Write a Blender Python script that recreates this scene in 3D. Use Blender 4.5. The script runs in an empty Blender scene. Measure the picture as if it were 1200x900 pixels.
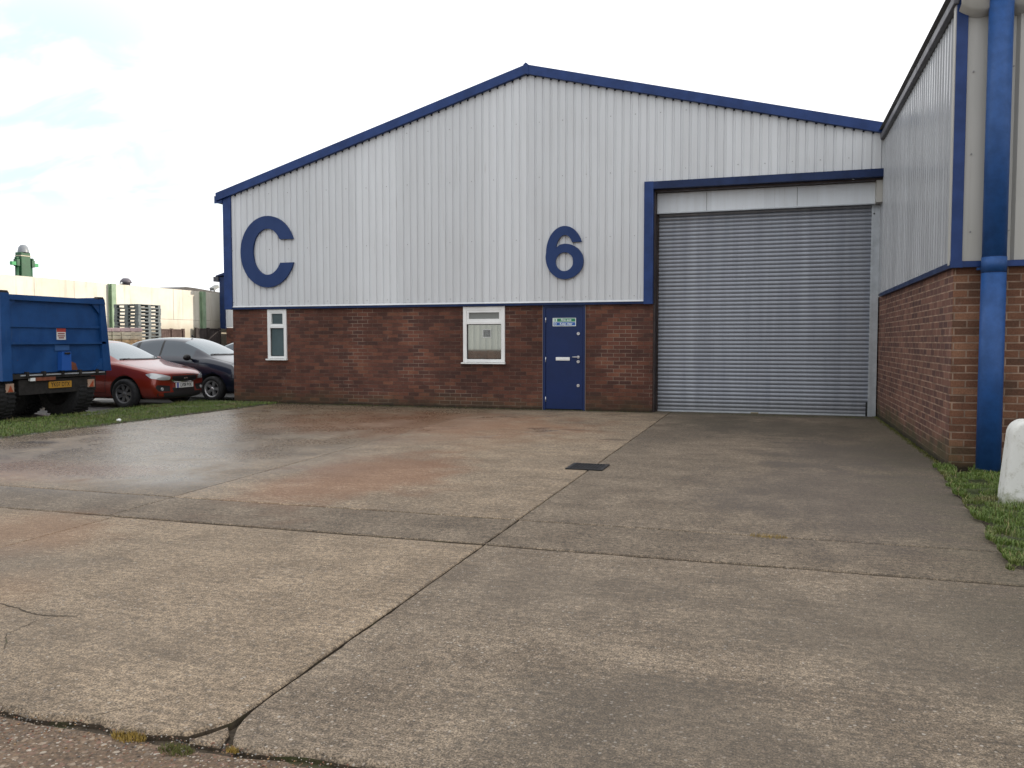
import bpy, bmesh, math, random
from mathutils import Vector, Matrix, noise
from mathutils.bvhtree import BVHTree
from mathutils.geometry import tessellate_polygon
R = math.radians
random.seed(7)
S = bpy.context.scene
COL = S.collection

# ------------------------------------------------------------------ node helpers
class NT:
    def __init__(s, tree): s.t = tree; s.n = tree.nodes; s.l = tree.links
    def node(s, typ, **kw):
        n = s.n.new(typ)
        for k, v in kw.items(): setattr(n, k, v)
        return n
    def put(s, sock, v):
        if v is None: return
        if isinstance(v, bpy.types.NodeSocket): s.l.new(v, sock)
        else:
            if sock.type == 'RGBA' and len(v) == 3: v = (*v, 1)
            sock.default_value = v
    def math(s, op, a, b=None, c=None, clamp=False):
        n = s.node('ShaderNodeMath', operation=op, use_clamp=clamp)
        s.put(n.inputs[0], a); s.put(n.inputs[1], b); s.put(n.inputs[2], c)
        return n.outputs[0]
    def mix(s, f, a, b, mode='MIX'):
        n = s.node('ShaderNodeMix', data_type='RGBA', blend_type=mode)
        s.put(n.inputs[0], f); s.put(n.inputs[6], a); s.put(n.inputs[7], b)
        return n.outputs[2]
    def pos(s): return s.node('ShaderNodeNewGeometry').outputs['Position']
    def obj(s): return s.node('ShaderNodeTexCoord').outputs['Object']
    def sep(s, v):
        n = s.node('ShaderNodeSeparateXYZ'); s.put(n.inputs[0], v); return n.outputs
    def comb(s, x=0, y=0, z=0):
        n = s.node('ShaderNodeCombineXYZ')
        s.put(n.inputs[0], x); s.put(n.inputs[1], y); s.put(n.inputs[2], z); return n.outputs[0]
    def mapv(s, v, sc=(1, 1, 1), loc=(0, 0, 0), rot=(0, 0, 0)):
        n = s.node('ShaderNodeMapping'); s.put(n.inputs[0], v)
        n.inputs['Scale'].default_value = sc; n.inputs['Location'].default_value = loc; n.inputs['Rotation'].default_value = rot
        return n.outputs[0]
    def noise(s, v, scale=1, detail=4, rough=.55, dist=0, col=False):
        n = s.node('ShaderNodeTexNoise'); s.put(n.inputs['Vector'], v)
        n.inputs['Scale'].default_value = scale; n.inputs['Detail'].default_value = detail
        n.inputs['Roughness'].default_value = rough; n.inputs['Distortion'].default_value = dist
        return n.outputs['Color' if col else 'Fac']
    def voro(s, v, scale, out='Color', feature='F1', rnd=1):
        n = s.node('ShaderNodeTexVoronoi', feature=feature); s.put(n.inputs['Vector'], v)
        n.inputs['Scale'].default_value = scale; n.inputs['Randomness'].default_value = rnd
        return n.outputs[out]
    def ramp(s, f, stops, interp='LINEAR'):
        n = s.node('ShaderNodeValToRGB'); n.color_ramp.interpolation = interp; s.put(n.inputs[0], f)
        e = n.color_ramp.elements
        while len(e) < len(stops): e.new(0.5)
        for el, (p, c) in zip(e, stops):
            el.position = p; el.color = (c, c, c, 1) if isinstance(c, (int, float)) else (*c, 1)
        return n.outputs[0]
    def rng(s, v, a, b, c=0, d=1, smooth=True):
        n = s.node('ShaderNodeMapRange', interpolation_type='SMOOTHSTEP' if smooth else 'LINEAR')
        s.put(n.inputs[0], v); n.inputs[1].default_value = a; n.inputs[2].default_value = b
        n.inputs[3].default_value = c; n.inputs[4].default_value = d
        return n.outputs[0]
    def bump(s, h, strength=.5, dist=.01, normal=None):
        n = s.node('ShaderNodeBump'); s.put(n.inputs['Height'], h)
        n.inputs['Strength'].default_value = strength; n.inputs['Distance'].default_value = dist
        s.put(n.inputs['Normal'], normal); return n.outputs[0]

MATS = {}
def mat(name, col=(.5, .5, .5), rough=.6, metal=0, spec=.5, coat=0, build=None, vary=0, vscale=3, bumps=0, bscale=60):
    """a principled material; vary = noisy tint, bumps = fine bump"""
    if name in MATS: return MATS[name]
    m = bpy.data.materials.new(name); m.use_nodes = True
    b = m.node_tree.nodes['Principled BSDF']; N = NT(m.node_tree)
    N.put(b.inputs['Base Color'], col); b.inputs['Roughness'].default_value = rough
    b.inputs['Metallic'].default_value = metal; b.inputs['Specular IOR Level'].default_value = spec
    b.inputs['Coat Weight'].default_value = coat; b.inputs['Coat Roughness'].default_value = .04
    if vary:
        n = N.noise(N.pos(), vscale, 6, .65)
        f = N.rng(n, .3, .7, 1 - vary, 1 + vary)
        N.put(b.inputs['Base Color'], N.mix(1, col, N.comb(f, f, f), 'MULTIPLY'))
        N.put(b.inputs['Roughness'], N.rng(n, .3, .7, min(1, rough * 1.15), rough * .85))
    if bumps: N.put(b.inputs['Normal'], N.bump(N.noise(N.pos(), bscale, 4), bumps, .003))
    if build: build(N, b)
    MATS[name] = m
    return m

# ------------------------------------------------------------------ mesh builder
class MB:
    def __init__(s): s.v = []; s.f = []; s.m = []; s.mats = []; s.smooth = []
    def mi(s, m):
        if m not in s.mats: s.mats.append(m)
        return s.mats.index(m)
    def poly(s, pts, m, sm=False):
        b = len(s.v); s.v += [tuple(p) for p in pts]; s.f.append(tuple(range(b, b + len(pts)))); s.m.append(s.mi(m)); s.smooth.append(sm)
    def mesh(s, vs, fs, m, sm=False):
        b = len(s.v); s.v += [tuple(p) for p in vs]
        for f in fs: s.f.append(tuple(b + i for i in f)); s.m.append(s.mi(m)); s.smooth.append(sm)
    def box(s, a, b, m, M=None, bev=0):
        x0, x1 = sorted((a[0], b[0])); y0, y1 = sorted((a[1], b[1])); z0, z1 = sorted((a[2], b[2]))
        if bev:
            bm = bmesh.new(); bmesh.ops.create_cube(bm, size=1)
            for v in bm.verts: v.co = Vector(((x0 + x1) / 2 + v.co.x * (x1 - x0), (y0 + y1) / 2 + v.co.y * (y1 - y0), (z0 + z1) / 2 + v.co.z * (z1 - z0)))
            bmesh.ops.bevel(bm, geom=bm.edges[:], offset=bev, segments=2, affect='EDGES', profile=.5)
            s.bm(bm, m, M); return
        vs = [Vector(p) for p in ((x0, y0, z0), (x1, y0, z0), (x1, y1, z0), (x0, y1, z0), (x0, y0, z1), (x1, y0, z1), (x1, y1, z1), (x0, y1, z1))]
        if M: vs = [M @ v for v in vs]
        s.mesh(vs, [(0, 3, 2, 1), (4, 5, 6, 7), (0, 1, 5, 4), (1, 2, 6, 5), (2, 3, 7, 6), (3, 0, 4, 7)], m)
    def bm(s, bm, m, M=None, sm=False):
        bm.verts.index_update()
        s.mesh([(M @ v.co) if M else v.co.copy() for v in bm.verts], [tuple(v.index for v in f.verts) for f in bm.faces], m, sm); bm.free()
    def cyl(s, p0, p1, r, m, seg=16, r1=None, sm=True, caps=True):
        p0, p1 = Vector(p0), Vector(p1); r1 = r if r1 is None else r1
        d = (p1 - p0).normalized(); u = d.orthogonal().normalized(); w = d.cross(u)
        vs = []
        for p, rr in ((p0, r), (p1, r1)):
            for i in range(seg):
                a = 2 * math.pi * i / seg; vs.append(p + (u * math.cos(a) + w * math.sin(a)) * rr)
        s.mesh(vs, [(i, (i + 1) % seg, seg + (i + 1) % seg, seg + i) for i in range(seg)], m, sm)
        if caps:
            s.poly(vs[:seg][::-1], m); s.poly(vs[seg:], m)
    def lathe(s, prof, m, seg=24, M=None, sm=True):
        """prof = (r, z) list revolved round z"""
        vs = []
        for r, z in prof:
            for i in range(seg):
                a = 2 * math.pi * i / seg; v = Vector((r * math.cos(a), r * math.sin(a), z)); vs.append(M @ v if M else v)
        fs = [(k * seg + i, k * seg + (i + 1) % seg, (k + 1) * seg + (i + 1) % seg, (k + 1) * seg + i) for k in range(len(prof) - 1) for i in range(seg)]
        s.mesh(vs, fs, m, sm)
    def prism(s, outline, y0, y1, m, holes=(), M=None, m_side=None):
        """outline in (x,z), extruded y0 (front) .. y1"""
        loops = [outline] + list(holes)
        tris = tessellate_polygon([[Vector((p[0], p[1], 0)) for p in L] for L in loops])
        flat = [p for L in loops for p in L]
        T = (lambda v: M @ Vector(v)) if M else (lambda v: v)
        s.mesh([T((p[0], y0, p[1])) for p in flat], tris, m)
        s.mesh([T((p[0], y1, p[1])) for p in flat], [t[::-1] for t in tris], m)
        for L in loops:
            n = len(L)
            s.mesh([T((p[0], y0, p[1])) for p in L] + [T((p[0], y1, p[1])) for p in L], [(i, (i + 1) % n, n + (i + 1) % n, n + i) for i in range(n)], m_side or m)
    def text(s, txt, size, m, M, bold=0.0, sx=1.0):
        """flat lettering from the built-in font, local x right, y up, centred"""
        c = bpy.data.curves.new('t', 'FONT'); c.body = txt; c.size = size; c.align_x = 'CENTER'; c.align_y = 'CENTER'; c.offset = bold
        o = bpy.data.objects.new('t', c); COL.objects.link(o)
        dg = bpy.context.evaluated_depsgraph_get(); me = bpy.data.meshes.new_from_object(o.evaluated_get(dg))
        s.mesh([M @ Vector((v.co.x * sx, v.co.y, 0)) for v in me.vertices], [tuple(p.vertices) for p in me.polygons], m)
        bpy.data.objects.remove(o); bpy.data.curves.remove(c); bpy.data.meshes.remove(me)
    def build(s, name, parent=None, fix=True):
        me = bpy.data.meshes.new(name); me.from_pydata(s.v, [], s.f)
        for m in s.mats: me.materials.append(m)
        me.polygons.foreach_set('material_index', s.m); me.polygons.foreach_set('use_smooth', s.smooth)
        me.update()
        if fix:
            bm = bmesh.new(); bm.from_mesh(me)
            bmesh.ops.remove_doubles(bm, verts=bm.verts, dist=1e-5)
            bmesh.ops.recalc_face_normals(bm, faces=bm.faces); bm.to_mesh(me); bm.free()
        return link(name, me, parent)
def link(name, me, parent=None):
    o = bpy.data.objects.new(name, me); COL.objects.link(o)
    if parent:
        o.parent = parent
        M = Matrix.Identity(4); q = parent
        while q: M = q.matrix_basis @ M if not q.parent else q.matrix_parent_inverse @ q.matrix_basis @ M; q = q.parent
        # world matrix of the parent chain
        o.matrix_parent_inverse = world(parent).inverted()
    return o
def world(o):
    return (world(o.parent) @ o.matrix_parent_inverse @ o.matrix_basis) if o.parent else o.matrix_basis.copy()
def thing(name, label, cat, loc=(0, 0, 0), rz=0, group=None):
    o = bpy.data.objects.new(name, None); COL.objects.link(o); o.location = loc; o.rotation_euler = (0, 0, rz); o.empty_display_size = .2
    return tag(o, label, cat, group)
def tag(o, label, cat, group=None, kind=None):
    o['label'] = label; o['category'] = cat
    if group: o['group'] = group
    if kind: o['kind'] = kind
    return o
def struct(o, label=None, cat=None):
    o['kind'] = 'structure'
    if label: o['label'] = label
    if cat: o['category'] = cat
    return o
def move(o, loc, rz=0):
    """place a thing authored at the origin (children have identity inverses)"""
    o.location = loc; o.rotation_euler = (0, 0, rz)
def dup(root, loc, rz=0, label=None, name=None):
    r = root.copy(); COL.objects.link(r); r.location = loc; r.rotation_euler = (0, 0, rz)
    if label: r['label'] = label
    for ch in list(root.children):
        c = ch.copy(); COL.objects.link(c); c.parent = r
        for g in list(ch.children):
            d = g.copy(); COL.objects.link(d); d.parent = c
    return r

# ------------------------------------------------------------------ camera, light, sky
cam = bpy.data.cameras.new('camera'); co = bpy.data.objects.new('camera', cam); COL.objects.link(co)
cam.sensor_width = 36; cam.lens = 972.975 / 1200 * 36; cam.clip_end = 2000; cam.clip_start = .05
co.location = (0, 0, 1.37); co.rotation_euler = (R(90 - 2.976), R(.039), R(17.354)); S.camera = co
SUN_AZ, SUN_EL = 65, 17        # azimuth from +Y towards +X
sd = Vector((math.sin(R(SUN_AZ)) * math.cos(R(SUN_EL)), math.cos(R(SUN_AZ)) * math.cos(R(SUN_EL)), math.sin(R(SUN_EL))))
sun = bpy.data.lights.new('sun', 'SUN'); sun.energy = 4.6; sun.angle = R(.5); sun.color = (1, .9, .76)
so = bpy.data.objects.new('sun', sun); COL.objects.link(so); so.rotation_euler = sd.to_track_quat('Z', 'Y').to_euler(); so.location = (0, 0, 30)
W = bpy.data.worlds.new('World'); S.world = W; W.use_nodes = True
N = NT(W.node_tree); bg = W.node_tree.nodes['Background']
sky = N.node('ShaderNodeTexSky', sky_type='NISHITA'); sky.sun_disc = False
sky.sun_elevation = R(SUN_EL); sky.sun_rotation = R(SUN_AZ); sky.air_density = 1.0; sky.dust_density = 2.0; sky.ozone_density = 1
g = N.node('ShaderNodeTexCoord').outputs['Generated']
x, y, z = N.sep(g)
# cloud layer: thin bright veil with gaps; coordinates flattened onto a plane overhead
zz = N.math('MAXIMUM', z, .04)
cv = N.comb(N.math('DIVIDE', x, N.math('ADD', zz, .25)), N.math('DIVIDE', y, N.math('ADD', zz, .25)), 0)
cl = N.noise(N.mapv(cv, (.7, 1.5, 1), (2.3, .4, 0)), 1.3, 6, .5, .3)
open_ = N.math('MULTIPLY', N.rng(x, -.48, -.68), N.math('MULTIPLY', N.rng(z, .07, .17), N.rng(z, .44, .30)))   # clearer air low towards -X
wisp = N.noise(N.mapv(cv, (1.4, 2.6, 1), (2.3, .4, 0)), 2.2, 6, .55, .5)
cover = N.math('SUBTRACT', 1, N.math('MULTIPLY', open_, N.rng(wisp, .66, .38, 0, .92)))
cloudcol = N.mix(N.noise(cv, 3, 5), (13.5, 13.8, 14.5), (17, 17, 17))
skyc = N.mix(cover, N.mix(.8, sky.outputs[0], (10.8, 13.6, 14.2)), cloudcol)
W.node_tree.links.new(skyc, bg.inputs[0]); bg.inputs[1].default_value = .1
S.view_settings.view_transform = 'Standard'; S.view_settings.look = 'None'; S.view_settings.gamma = 1
S.view_settings.exposure = -0.15

# ------------------------------------------------------------------ materials
def brick_mat(name, axis, stops, mortar, bw=.245, rh=.0792, ms=.0055, patch=.25, moss=.35, lightpatch=0, zoff=0.0):
    def f(N, b):
        p = N.pos(); x, y, z = N.sep(p)
        u = x if axis == 'x' else y
        wob = N.noise(p, 9, 2)
        vec = N.comb(u, N.math('ADD', N.math('ADD', z, zoff), N.math('MULTIPLY', N.math('SUBTRACT', wob, .5), .006)), 0)
        t = N.node('ShaderNodeTexBrick', offset=.5); N.put(t.inputs['Vector'], vec)
        t.inputs['Color1'].default_value = (0, 0, 0, 1); t.inputs['Color2'].default_value = (1, 1, 1, 1)
        t.inputs['Mortar'].default_value = (.5, .5, .5, 1)
        t.inputs['Scale'].default_value = 1; t.inputs['Mortar Size'].default_value = ms; t.inputs['Mortar Smooth'].default_value = .25
        t.inputs['Bias'].default_value = 0; t.inputs['Brick Width'].default_value = bw; t.inputs['Row Height'].default_value = rh
        big = N.noise(p, .55, 4, .6); fine = N.noise(p, 55, 5, .7); mid = N.noise(p, 5, 4)
        sel = N.math('ADD', N.math('MULTIPLY', t.outputs['Color'], .75), N.math('MULTIPLY', N.math('SUBTRACT', mid, .35), .6))
        bc = N.ramp(sel, stops)
        sh = N.math('MULTIPLY', N.rng(big, .3, .7, 1 - patch, 1 + patch), N.rng(fine, .25, .75, .72, 1.25))
        bc = N.mix(1, bc, N.comb(sh, sh, sh), 'MULTIPLY')
        mc = N.mix(1, mortar, N.comb(*[N.rng(mid, .3, .7, .55, 1.15)] * 3), 'MULTIPLY')
        if lightpatch:
            mask = N.rng(N.noise(p, 1.1, 3), .5, .62)
            mc = N.mix(N.math('MULTIPLY', mask, lightpatch), mc, (.42, .33, .26))
        col = N.mix(t.outputs['Fac'], bc, mc)
        # green growth and damp at the foot of the wall, ragged edge
        g0 = N.math('SUBTRACT', N.noise(p, 2.2, 5), N.math('MULTIPLY', z, 1.15))
        col = N.mix(N.math('MULTIPLY', N.rng(g0, .05, .5), moss), col, (.045, .052, .022))
        eff = N.rng(N.noise(N.mapv(p, (1, 1, .7)), 3.3, 5, .7), .63, .74)
        col = N.mix(N.math('MULTIPLY', eff, .22), col, (.36, .3, .26))
        ft = N.rng(N.math('ADD', z, N.math('MULTIPLY', N.noise(p, 6, 4), .10)), .06, .15, 1, 0)  # splash dirt at the wall foot, doubling as painted contact shade
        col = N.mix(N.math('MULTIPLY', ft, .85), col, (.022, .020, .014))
        N.put(b.inputs['Base Color'], col); b.inputs['Roughness'].default_value = .85; b.inputs['Specular IOR Level'].default_value = .25
        h = N.math('SUBTRACT', N.math('MULTIPLY', fine, .35), t.outputs['Fac'])
        N.put(b.inputs['Normal'], N.bump(h, .7, .006))
    return mat(name, build=f)
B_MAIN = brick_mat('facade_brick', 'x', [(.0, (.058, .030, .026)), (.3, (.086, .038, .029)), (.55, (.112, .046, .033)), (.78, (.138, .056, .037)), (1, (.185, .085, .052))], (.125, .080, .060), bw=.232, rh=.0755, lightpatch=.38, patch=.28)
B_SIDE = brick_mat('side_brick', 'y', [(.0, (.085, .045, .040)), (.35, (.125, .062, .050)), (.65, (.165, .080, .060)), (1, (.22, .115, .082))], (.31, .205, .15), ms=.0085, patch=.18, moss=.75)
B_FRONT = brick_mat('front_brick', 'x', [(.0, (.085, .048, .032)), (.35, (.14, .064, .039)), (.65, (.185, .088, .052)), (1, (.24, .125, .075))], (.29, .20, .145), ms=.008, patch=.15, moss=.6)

def clad_mat(name, col, dirt, rough=.45, streak=.25):
    def f(N, b):
        p = N.pos()
        s1 = N.noise(N.mapv(p, (6, 6, .35)), 1.6, 6, .65); s2 = N.noise(p, .5, 4)
        f1 = N.math('MULTIPLY', N.rng(s1, .35, .75), streak)
        c = N.mix(f1, col, dirt); c = N.mix(N.math('MULTIPLY', N.rng(s2, .45, .75), .25), c, dirt)
        x, y, z = N.sep(p)
        sheet = N.node('ShaderNodeTexWhiteNoise', noise_dimensions='1D'); N.put(sheet.inputs['W'], N.math('FLOOR', N.math('DIVIDE', N.math('ADD', N.math('ADD', x, y), 50.4), .933)))
        k = N.rng(sheet.outputs['Value'], 0, 1, .935, 1.05, False); c = N.mix(1, c, N.comb(k, k, k), 'MULTIPLY')
        run = N.math('MULTIPLY', N.rng(N.noise(N.mapv(p, (14, 14, .5)), 1.5, 4, .6), .60, .74), N.rng(N.noise(p, .9, 3), .45, .6))
        c = N.mix(N.math('MULTIPLY', run, .3), c, (.27, .25, .22))
        N.put(b.inputs['Normal'], N.bump(N.noise(p, 1.7, 3, .5), .35, .02))
        sp = N.rng(N.noise(p, 34, 3, .7), .70, .76)
        c = N.mix(N.math('MULTIPLY', sp, .35), c, (.16, .15, .14))
        N.put(b.inputs['Base Color'], c); N.put(b.inputs['Roughness'], N.rng(s1, .3, .7, rough - .06, rough + .12))
        b.inputs['Specular IOR Level'].default_value = .5
    return mat(name, build=f)
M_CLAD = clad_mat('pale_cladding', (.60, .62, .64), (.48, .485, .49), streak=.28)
M_CLAD_SIDE = clad_mat('shade_toned_cladding', (.37, .38, .40), (.21, .215, .225), rough=.24, streak=.55)  # pale cladding again, with side-wall shade and grime put into the colour
M_CLAD_FRONT = clad_mat('cream_grey_cladding', (.44, .43, .40), (.32, .31, .27), rough=.5, streak=.3)
M_BLUE = mat('blue_trim_paint', (.008, .034, .140), .45, spec=.3, vary=.18, vscale=4)
M_BLUE_D = mat('dark_blue_flashing', (.006, .020, .075), .45, spec=.25, vary=.2)
M_PIPE = mat('blue_pipe_paint', (.016, .066, .21), .5, spec=.3, vary=.16, vscale=6)
M_SIGN = mat('blue_letter_face', (.007, .030, .118), .45, spec=.3, vary=.08, vscale=2)
M_DOOR = mat('blue_door_paint', (.005, .019, .085), .4, spec=.3, vary=.10, vscale=2)
M_WHITE = mat('white_plastic', (.78, .79, .78), .35, vary=.05)
M_SILVER = mat('silver_metal', (.62, .62, .63), .3, .8)
M_BROWN = mat('brown_steel', (.035, .022, .02), .6, vary=.3)
M_DARK = mat('dark_gap', (.01, .01, .012), .7)
M_BLACK = mat('black_rubber', (.014, .014, .015), .75, vary=.3, vscale=12)
M_HOOD = clad_mat('pale_lintel_panel', (.72, .77, .82), (.56, .57, .57), rough=.5, streak=.3)
M_ROOF = mat('grey_roof_sheet', (.17, .175, .18), .6, vary=.2, vscale=1)
def galv(N, b):
    p = N.pos(); x, y, z = N.sep(p)
    s = N.noise(N.mapv(p, (5, 1, .25)), 1.3, 5, .6); d = N.noise(p, 20, 4, .7)
    c = N.mix(N.rng(s, .35, .7), (.27, .29, .33), (.225, .242, .28))
    for cx_, w_ in ((-1.45, .12), (.55, .10)): c = N.mix(N.math('MULTIPLY', N.rng(N.math('ABSOLUTE', N.math('SUBTRACT', N.math('ADD', x, N.math('MULTIPLY', s, .1)), cx_ + .05)), 0, w_, 1, 0), .18), c, (.42, .45, .50))  # two vertical reflection streaks painted lighter into the slat colour
    c = N.mix(N.rng(N.math('ADD', z, N.math('MULTIPLY', d, .5)), .25, .65, .45, 0), c, (.12, .115, .10))
    c = N.mix(N.math('MULTIPLY', N.rng(d, .62, .72), .25), c, (.12, .12, .12))
    N.put(b.inputs['Base Color'], c); b.inputs['Metallic'].default_value = .4
    N.put(b.inputs['Roughness'], N.rng(s, .35, .7, .36, .44))
M_GALV = mat('galvanised_slats', build=galv)
M_GUIDE = mat('galvanised_guide', (.42, .45, .48), .45, .35, vary=.12, vscale=5)

def concrete(name, tone, warm, seed, specks=1.0, wet=1.0, strip=False):
    def f(N, b):
        p = N.pos(); x, y, z = N.sep(p); q = N.mapv(p, loc=(seed * 7.3, seed * 3.1, 0)); bn = N.math('MULTIPLY', N.math('SUBTRACT', N.noise(q, 1.3, 5, .65), .5), 1.5)
        big = N.noise(q, .42, 5, .6, .3); mid = N.noise(q, 2.3, 6, .65); grain = N.noise(q, 120, 3, .8); gr2 = N.noise(q, 28, 5, .7)
        brush = N.noise(N.mapv(q, (3.5, 46, 1)), 1, 5, .7)
        a = tuple(t * tone for t in ((.192, .144, .097) if warm else (.150, .114, .080)))
        c2 = tuple(t * tone for t in ((.285, .217, .148) if warm else (.248, .194, .138)))
        dk = tuple(t * tone for t in (.104, .080, .057))
        fine_n = N.math('ADD', N.math('MULTIPLY', N.math('SUBTRACT', mid, .5), 1.1), N.math('ADD', N.math('MULTIPLY', N.math('SUBTRACT', gr2, .5), .7), N.math('MULTIPLY', N.math('SUBTRACT', brush, .5), .8)))
        c = N.mix(N.rng(mid, .3, .72), a, c2)
        c = N.mix(N.math('MULTIPLY', N.rng(big, .46, .68), .15 if strip else .6), c, dk)
        c = N.mix(N.math('MULTIPLY', N.rng(N.noise(N.mapv(q, (1, 3.5, 1)), 1.1, 6, .7, .4), .5, .72), .5), c, dk)
        k = N.math('MULTIPLY', N.rng(brush, .3, .7, .82, 1.17), N.math('MULTIPLY', N.rng(grain, .34, .66, .34, 1.72), N.rng(gr2, .3, .7, .58, 1.42)))
        c = N.mix(1, c, N.comb(k, k, k), 'MULTIPLY')
        # exposed aggregate
        for sc, lo, amt in ((58, .90, .60), (125, .84, .5)):
            rnd = N.sep(N.voro(q, sc))[0]; dist = N.voro(q, sc, 'Distance')
            on = N.math('MULTIPLY', N.math('GREATER_THAN', rnd, lo), N.rng(dist, .30, .42, 1, 0))
            c = N.mix(N.math('MULTIPLY', on, amt * specks), c, N.mix(N.sep(N.voro(q, sc))[1], (.50, .46, .40), (.33, .24, .17)))
            on2 = N.math('MULTIPLY', N.math('LESS_THAN', rnd, 1.04 - lo), N.rng(dist, .30, .42, 1, 0))
            c = N.mix(N.math('MULTIPLY', on2, amt * .8), c, (.065, .055, .05))
        def blob(cx, cy, rx, ry, soft=.6):
            dx = N.math('DIVIDE', N.math('SUBTRACT', x, cx), rx); dy = N.math('DIVIDE', N.math('SUBTRACT', y, cy), ry)
            r = N.math('SQRT', N.math('ADD', N.math('MULTIPLY', dx, dx), N.math('MULTIPLY', dy, dy)))
            r = N.math('ADD', N.math('ADD', r, bn), fine_n)
            return N.rng(r, 1 - soft, 1 + soft * .5, 1, 0)
        def add(m, amt, colr):
            nonlocal c
            c = N.mix(N.math('MULTIPLY', m, amt), c, colr)
        rust = (.24, .095, .042)
        for ex, ey, er in ((-2.05, 11.3, .09), (-1.75, 10.9, .06), (-2.9, 12.4, .11), (-9.4, 8.75, .16)): add(blob(ex, ey, er * 2, er, .5), .6, (.05, .042, .036))
        add(blob(-3.9, 7.6, .9, 1.8), .42, rust); add(blob(-5.6, 12.8, 3.0, 2.2), .42, rust); add(blob(-7.4, 6.9, 1.3, .7), .38, rust)
        add(blob(-5.2, 4.6, .9, .6), .40, (.24, .12, .06)); add(blob(-4.2, 3.3, .5, .5), .25, (.26, .14, .07)); add(blob(-4.1, 11.5, 1.6, 2.2), .22, (.24, .13, .07))
        # tyre grime and damp algae on the bay in front of the shutter
        add(blob(.0, 13.6, 1.5, 1.5), .55, (.05, .042, .030)); add(blob(.9, 10.6, 1.1, 1.5), .58, (.075, .062, .052)); add(blob(.7, 7.8, 1.3, 2.0), .50, (.090, .074, .064)); add(blob(-1.0, 14.6, .9, .9), .5, (.06, .05, .034))
        add(blob(1.2, 4.2, 1.9, 1.0), .45, (.105, .088, .068)); add(blob(-.3, 2.9, .8, .5), .42, (.10, .084, .066)); add(blob(-1.2, 4.4, .7, .6), .35, (.11, .09, .07)); add(blob(-4.6, 3.9, .8, .4), .3, (.12, .1, .08)); add(blob(-3.2, 3.0, 1.0, .35), .25, (.12, .095, .07))
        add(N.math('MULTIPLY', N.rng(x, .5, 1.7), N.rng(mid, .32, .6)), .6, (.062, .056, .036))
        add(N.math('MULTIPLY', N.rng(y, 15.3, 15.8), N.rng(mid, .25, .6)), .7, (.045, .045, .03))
        # rain still lying on the left of the yard: darker and smoother where wet
        wm = N.math('MULTIPLY', N.rng(x, -3.2, -6.2), N.rng(N.noise(q, .8, 6, .65, .3), .26, .60, .45, 1))
        wm = N.math('MULTIPLY', wm, N.math('MULTIPLY', N.rng(y, 5.4, 7.0, .25, 1), wet))
        wm = N.math('MAXIMUM', wm, N.math('MULTIPLY', N.math('MULTIPLY', N.rng(x, -.5, -3.6), N.rng(y, 8, 13)), N.rng(N.noise(q, 1.1, 5, .6), .52, .68)))
        dark = N.rng(wm, 0, 1, 1, .86)
        c = N.mix(1, c, N.comb(dark, dark, dark), 'MULTIPLY')
        N.put(b.inputs['Base Color'], c)
        N.put(b.inputs['Roughness'], N.math('ADD', N.rng(wm, 0, 1, .84, .25), N.math('MULTIPLY', N.math('SUBTRACT', gr2, .5), .45)))
        N.put(b.inputs['Specular IOR Level'], N.rng(wm, 0, 1, .4, .8))
        h = N.math('ADD', N.math('MULTIPLY', grain, .5), N.math('ADD', N.math('MULTIPLY', brush, .7), N.math('MULTIPLY', gr2, .6)))
        big_b = N.bump(N.noise(q, 5, 3, .5), .22, .006)
        N.put(b.inputs['Normal'], N.bump(h, .8, .005, big_b))
    return mat(name, build=f)
C_A = concrete('concrete_warm', 1.0, True, 0)
C_B = concrete('concrete_grey', .95, False, 1, specks=1.1)
C_C = concrete('concrete_strip', .78, False, 2, specks=.35, strip=True)
C_D = concrete('concrete_warm_far', .92, True, 3, specks=.6)
C_E = concrete('concrete_grey_far', .80, False, 4, specks=.6)
def dirt_f(N, b):
    p = N.pos(); n = N.noise(p, 30, 5, .7)
    c = N.ramp(n, [(.3, (.030, .022, .014)), (.7, (.10, .074, .048))])
    c = N.mix(N.rng(N.noise(p, 4, 4), .55, .68), c, (.06, .065, .022))
    N.put(b.inputs['Base Color'], c); b.inputs['Roughness'].default_value = .95; N.put(b.inputs['Normal'], N.bump(n, .8, .01))
M_DIRT = mat('joint_dirt', build=dirt_f)
def asph_f(N, b):
    p = N.pos(); big = N.noise(p, 1.2, 5, .6); n = N.noise(p, 60, 4, .7)
    c = N.mix(N.rng(big, .35, .65), (.105, .068, .040), (.165, .108, .066))
    k = N.rng(n, .3, .7, .5, 1.5); c = N.mix(1, c, N.comb(k, k, k), 'MULTIPLY')
    for sc, th in ((38, .62), (70, .66), (110, .7)):
        v = N.sep(N.voro(p, sc)); d = N.voro(p, sc, 'Distance')
        on = N.math('MULTIPLY', N.math('GREATER_THAN', v[0], th), N.rng(d, .34, .48, 1, 0))
        stone = N.ramp(v[1], [(0, (.09, .06, .045)), (.25, (.24, .12, .08)), (.5, (.15, .115, .085)), (.78, (.30, .22, .15)), (.97, (.52, .46, .38))])
        c = N.mix(N.math('MULTIPLY', on, .75), c, stone)
    N.put(b.inputs['Base Color'], c); b.inputs['Roughness'].default_value = .8
    h = N.math('SUBTRACT', 1, N.voro(p, 60, 'Distance')); N.put(b.inputs['Normal'], N.bump(N.math('ADD', h, n), .8, .006))
M_OLD = mat('old_pebbly_surface', build=asph_f)
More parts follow.
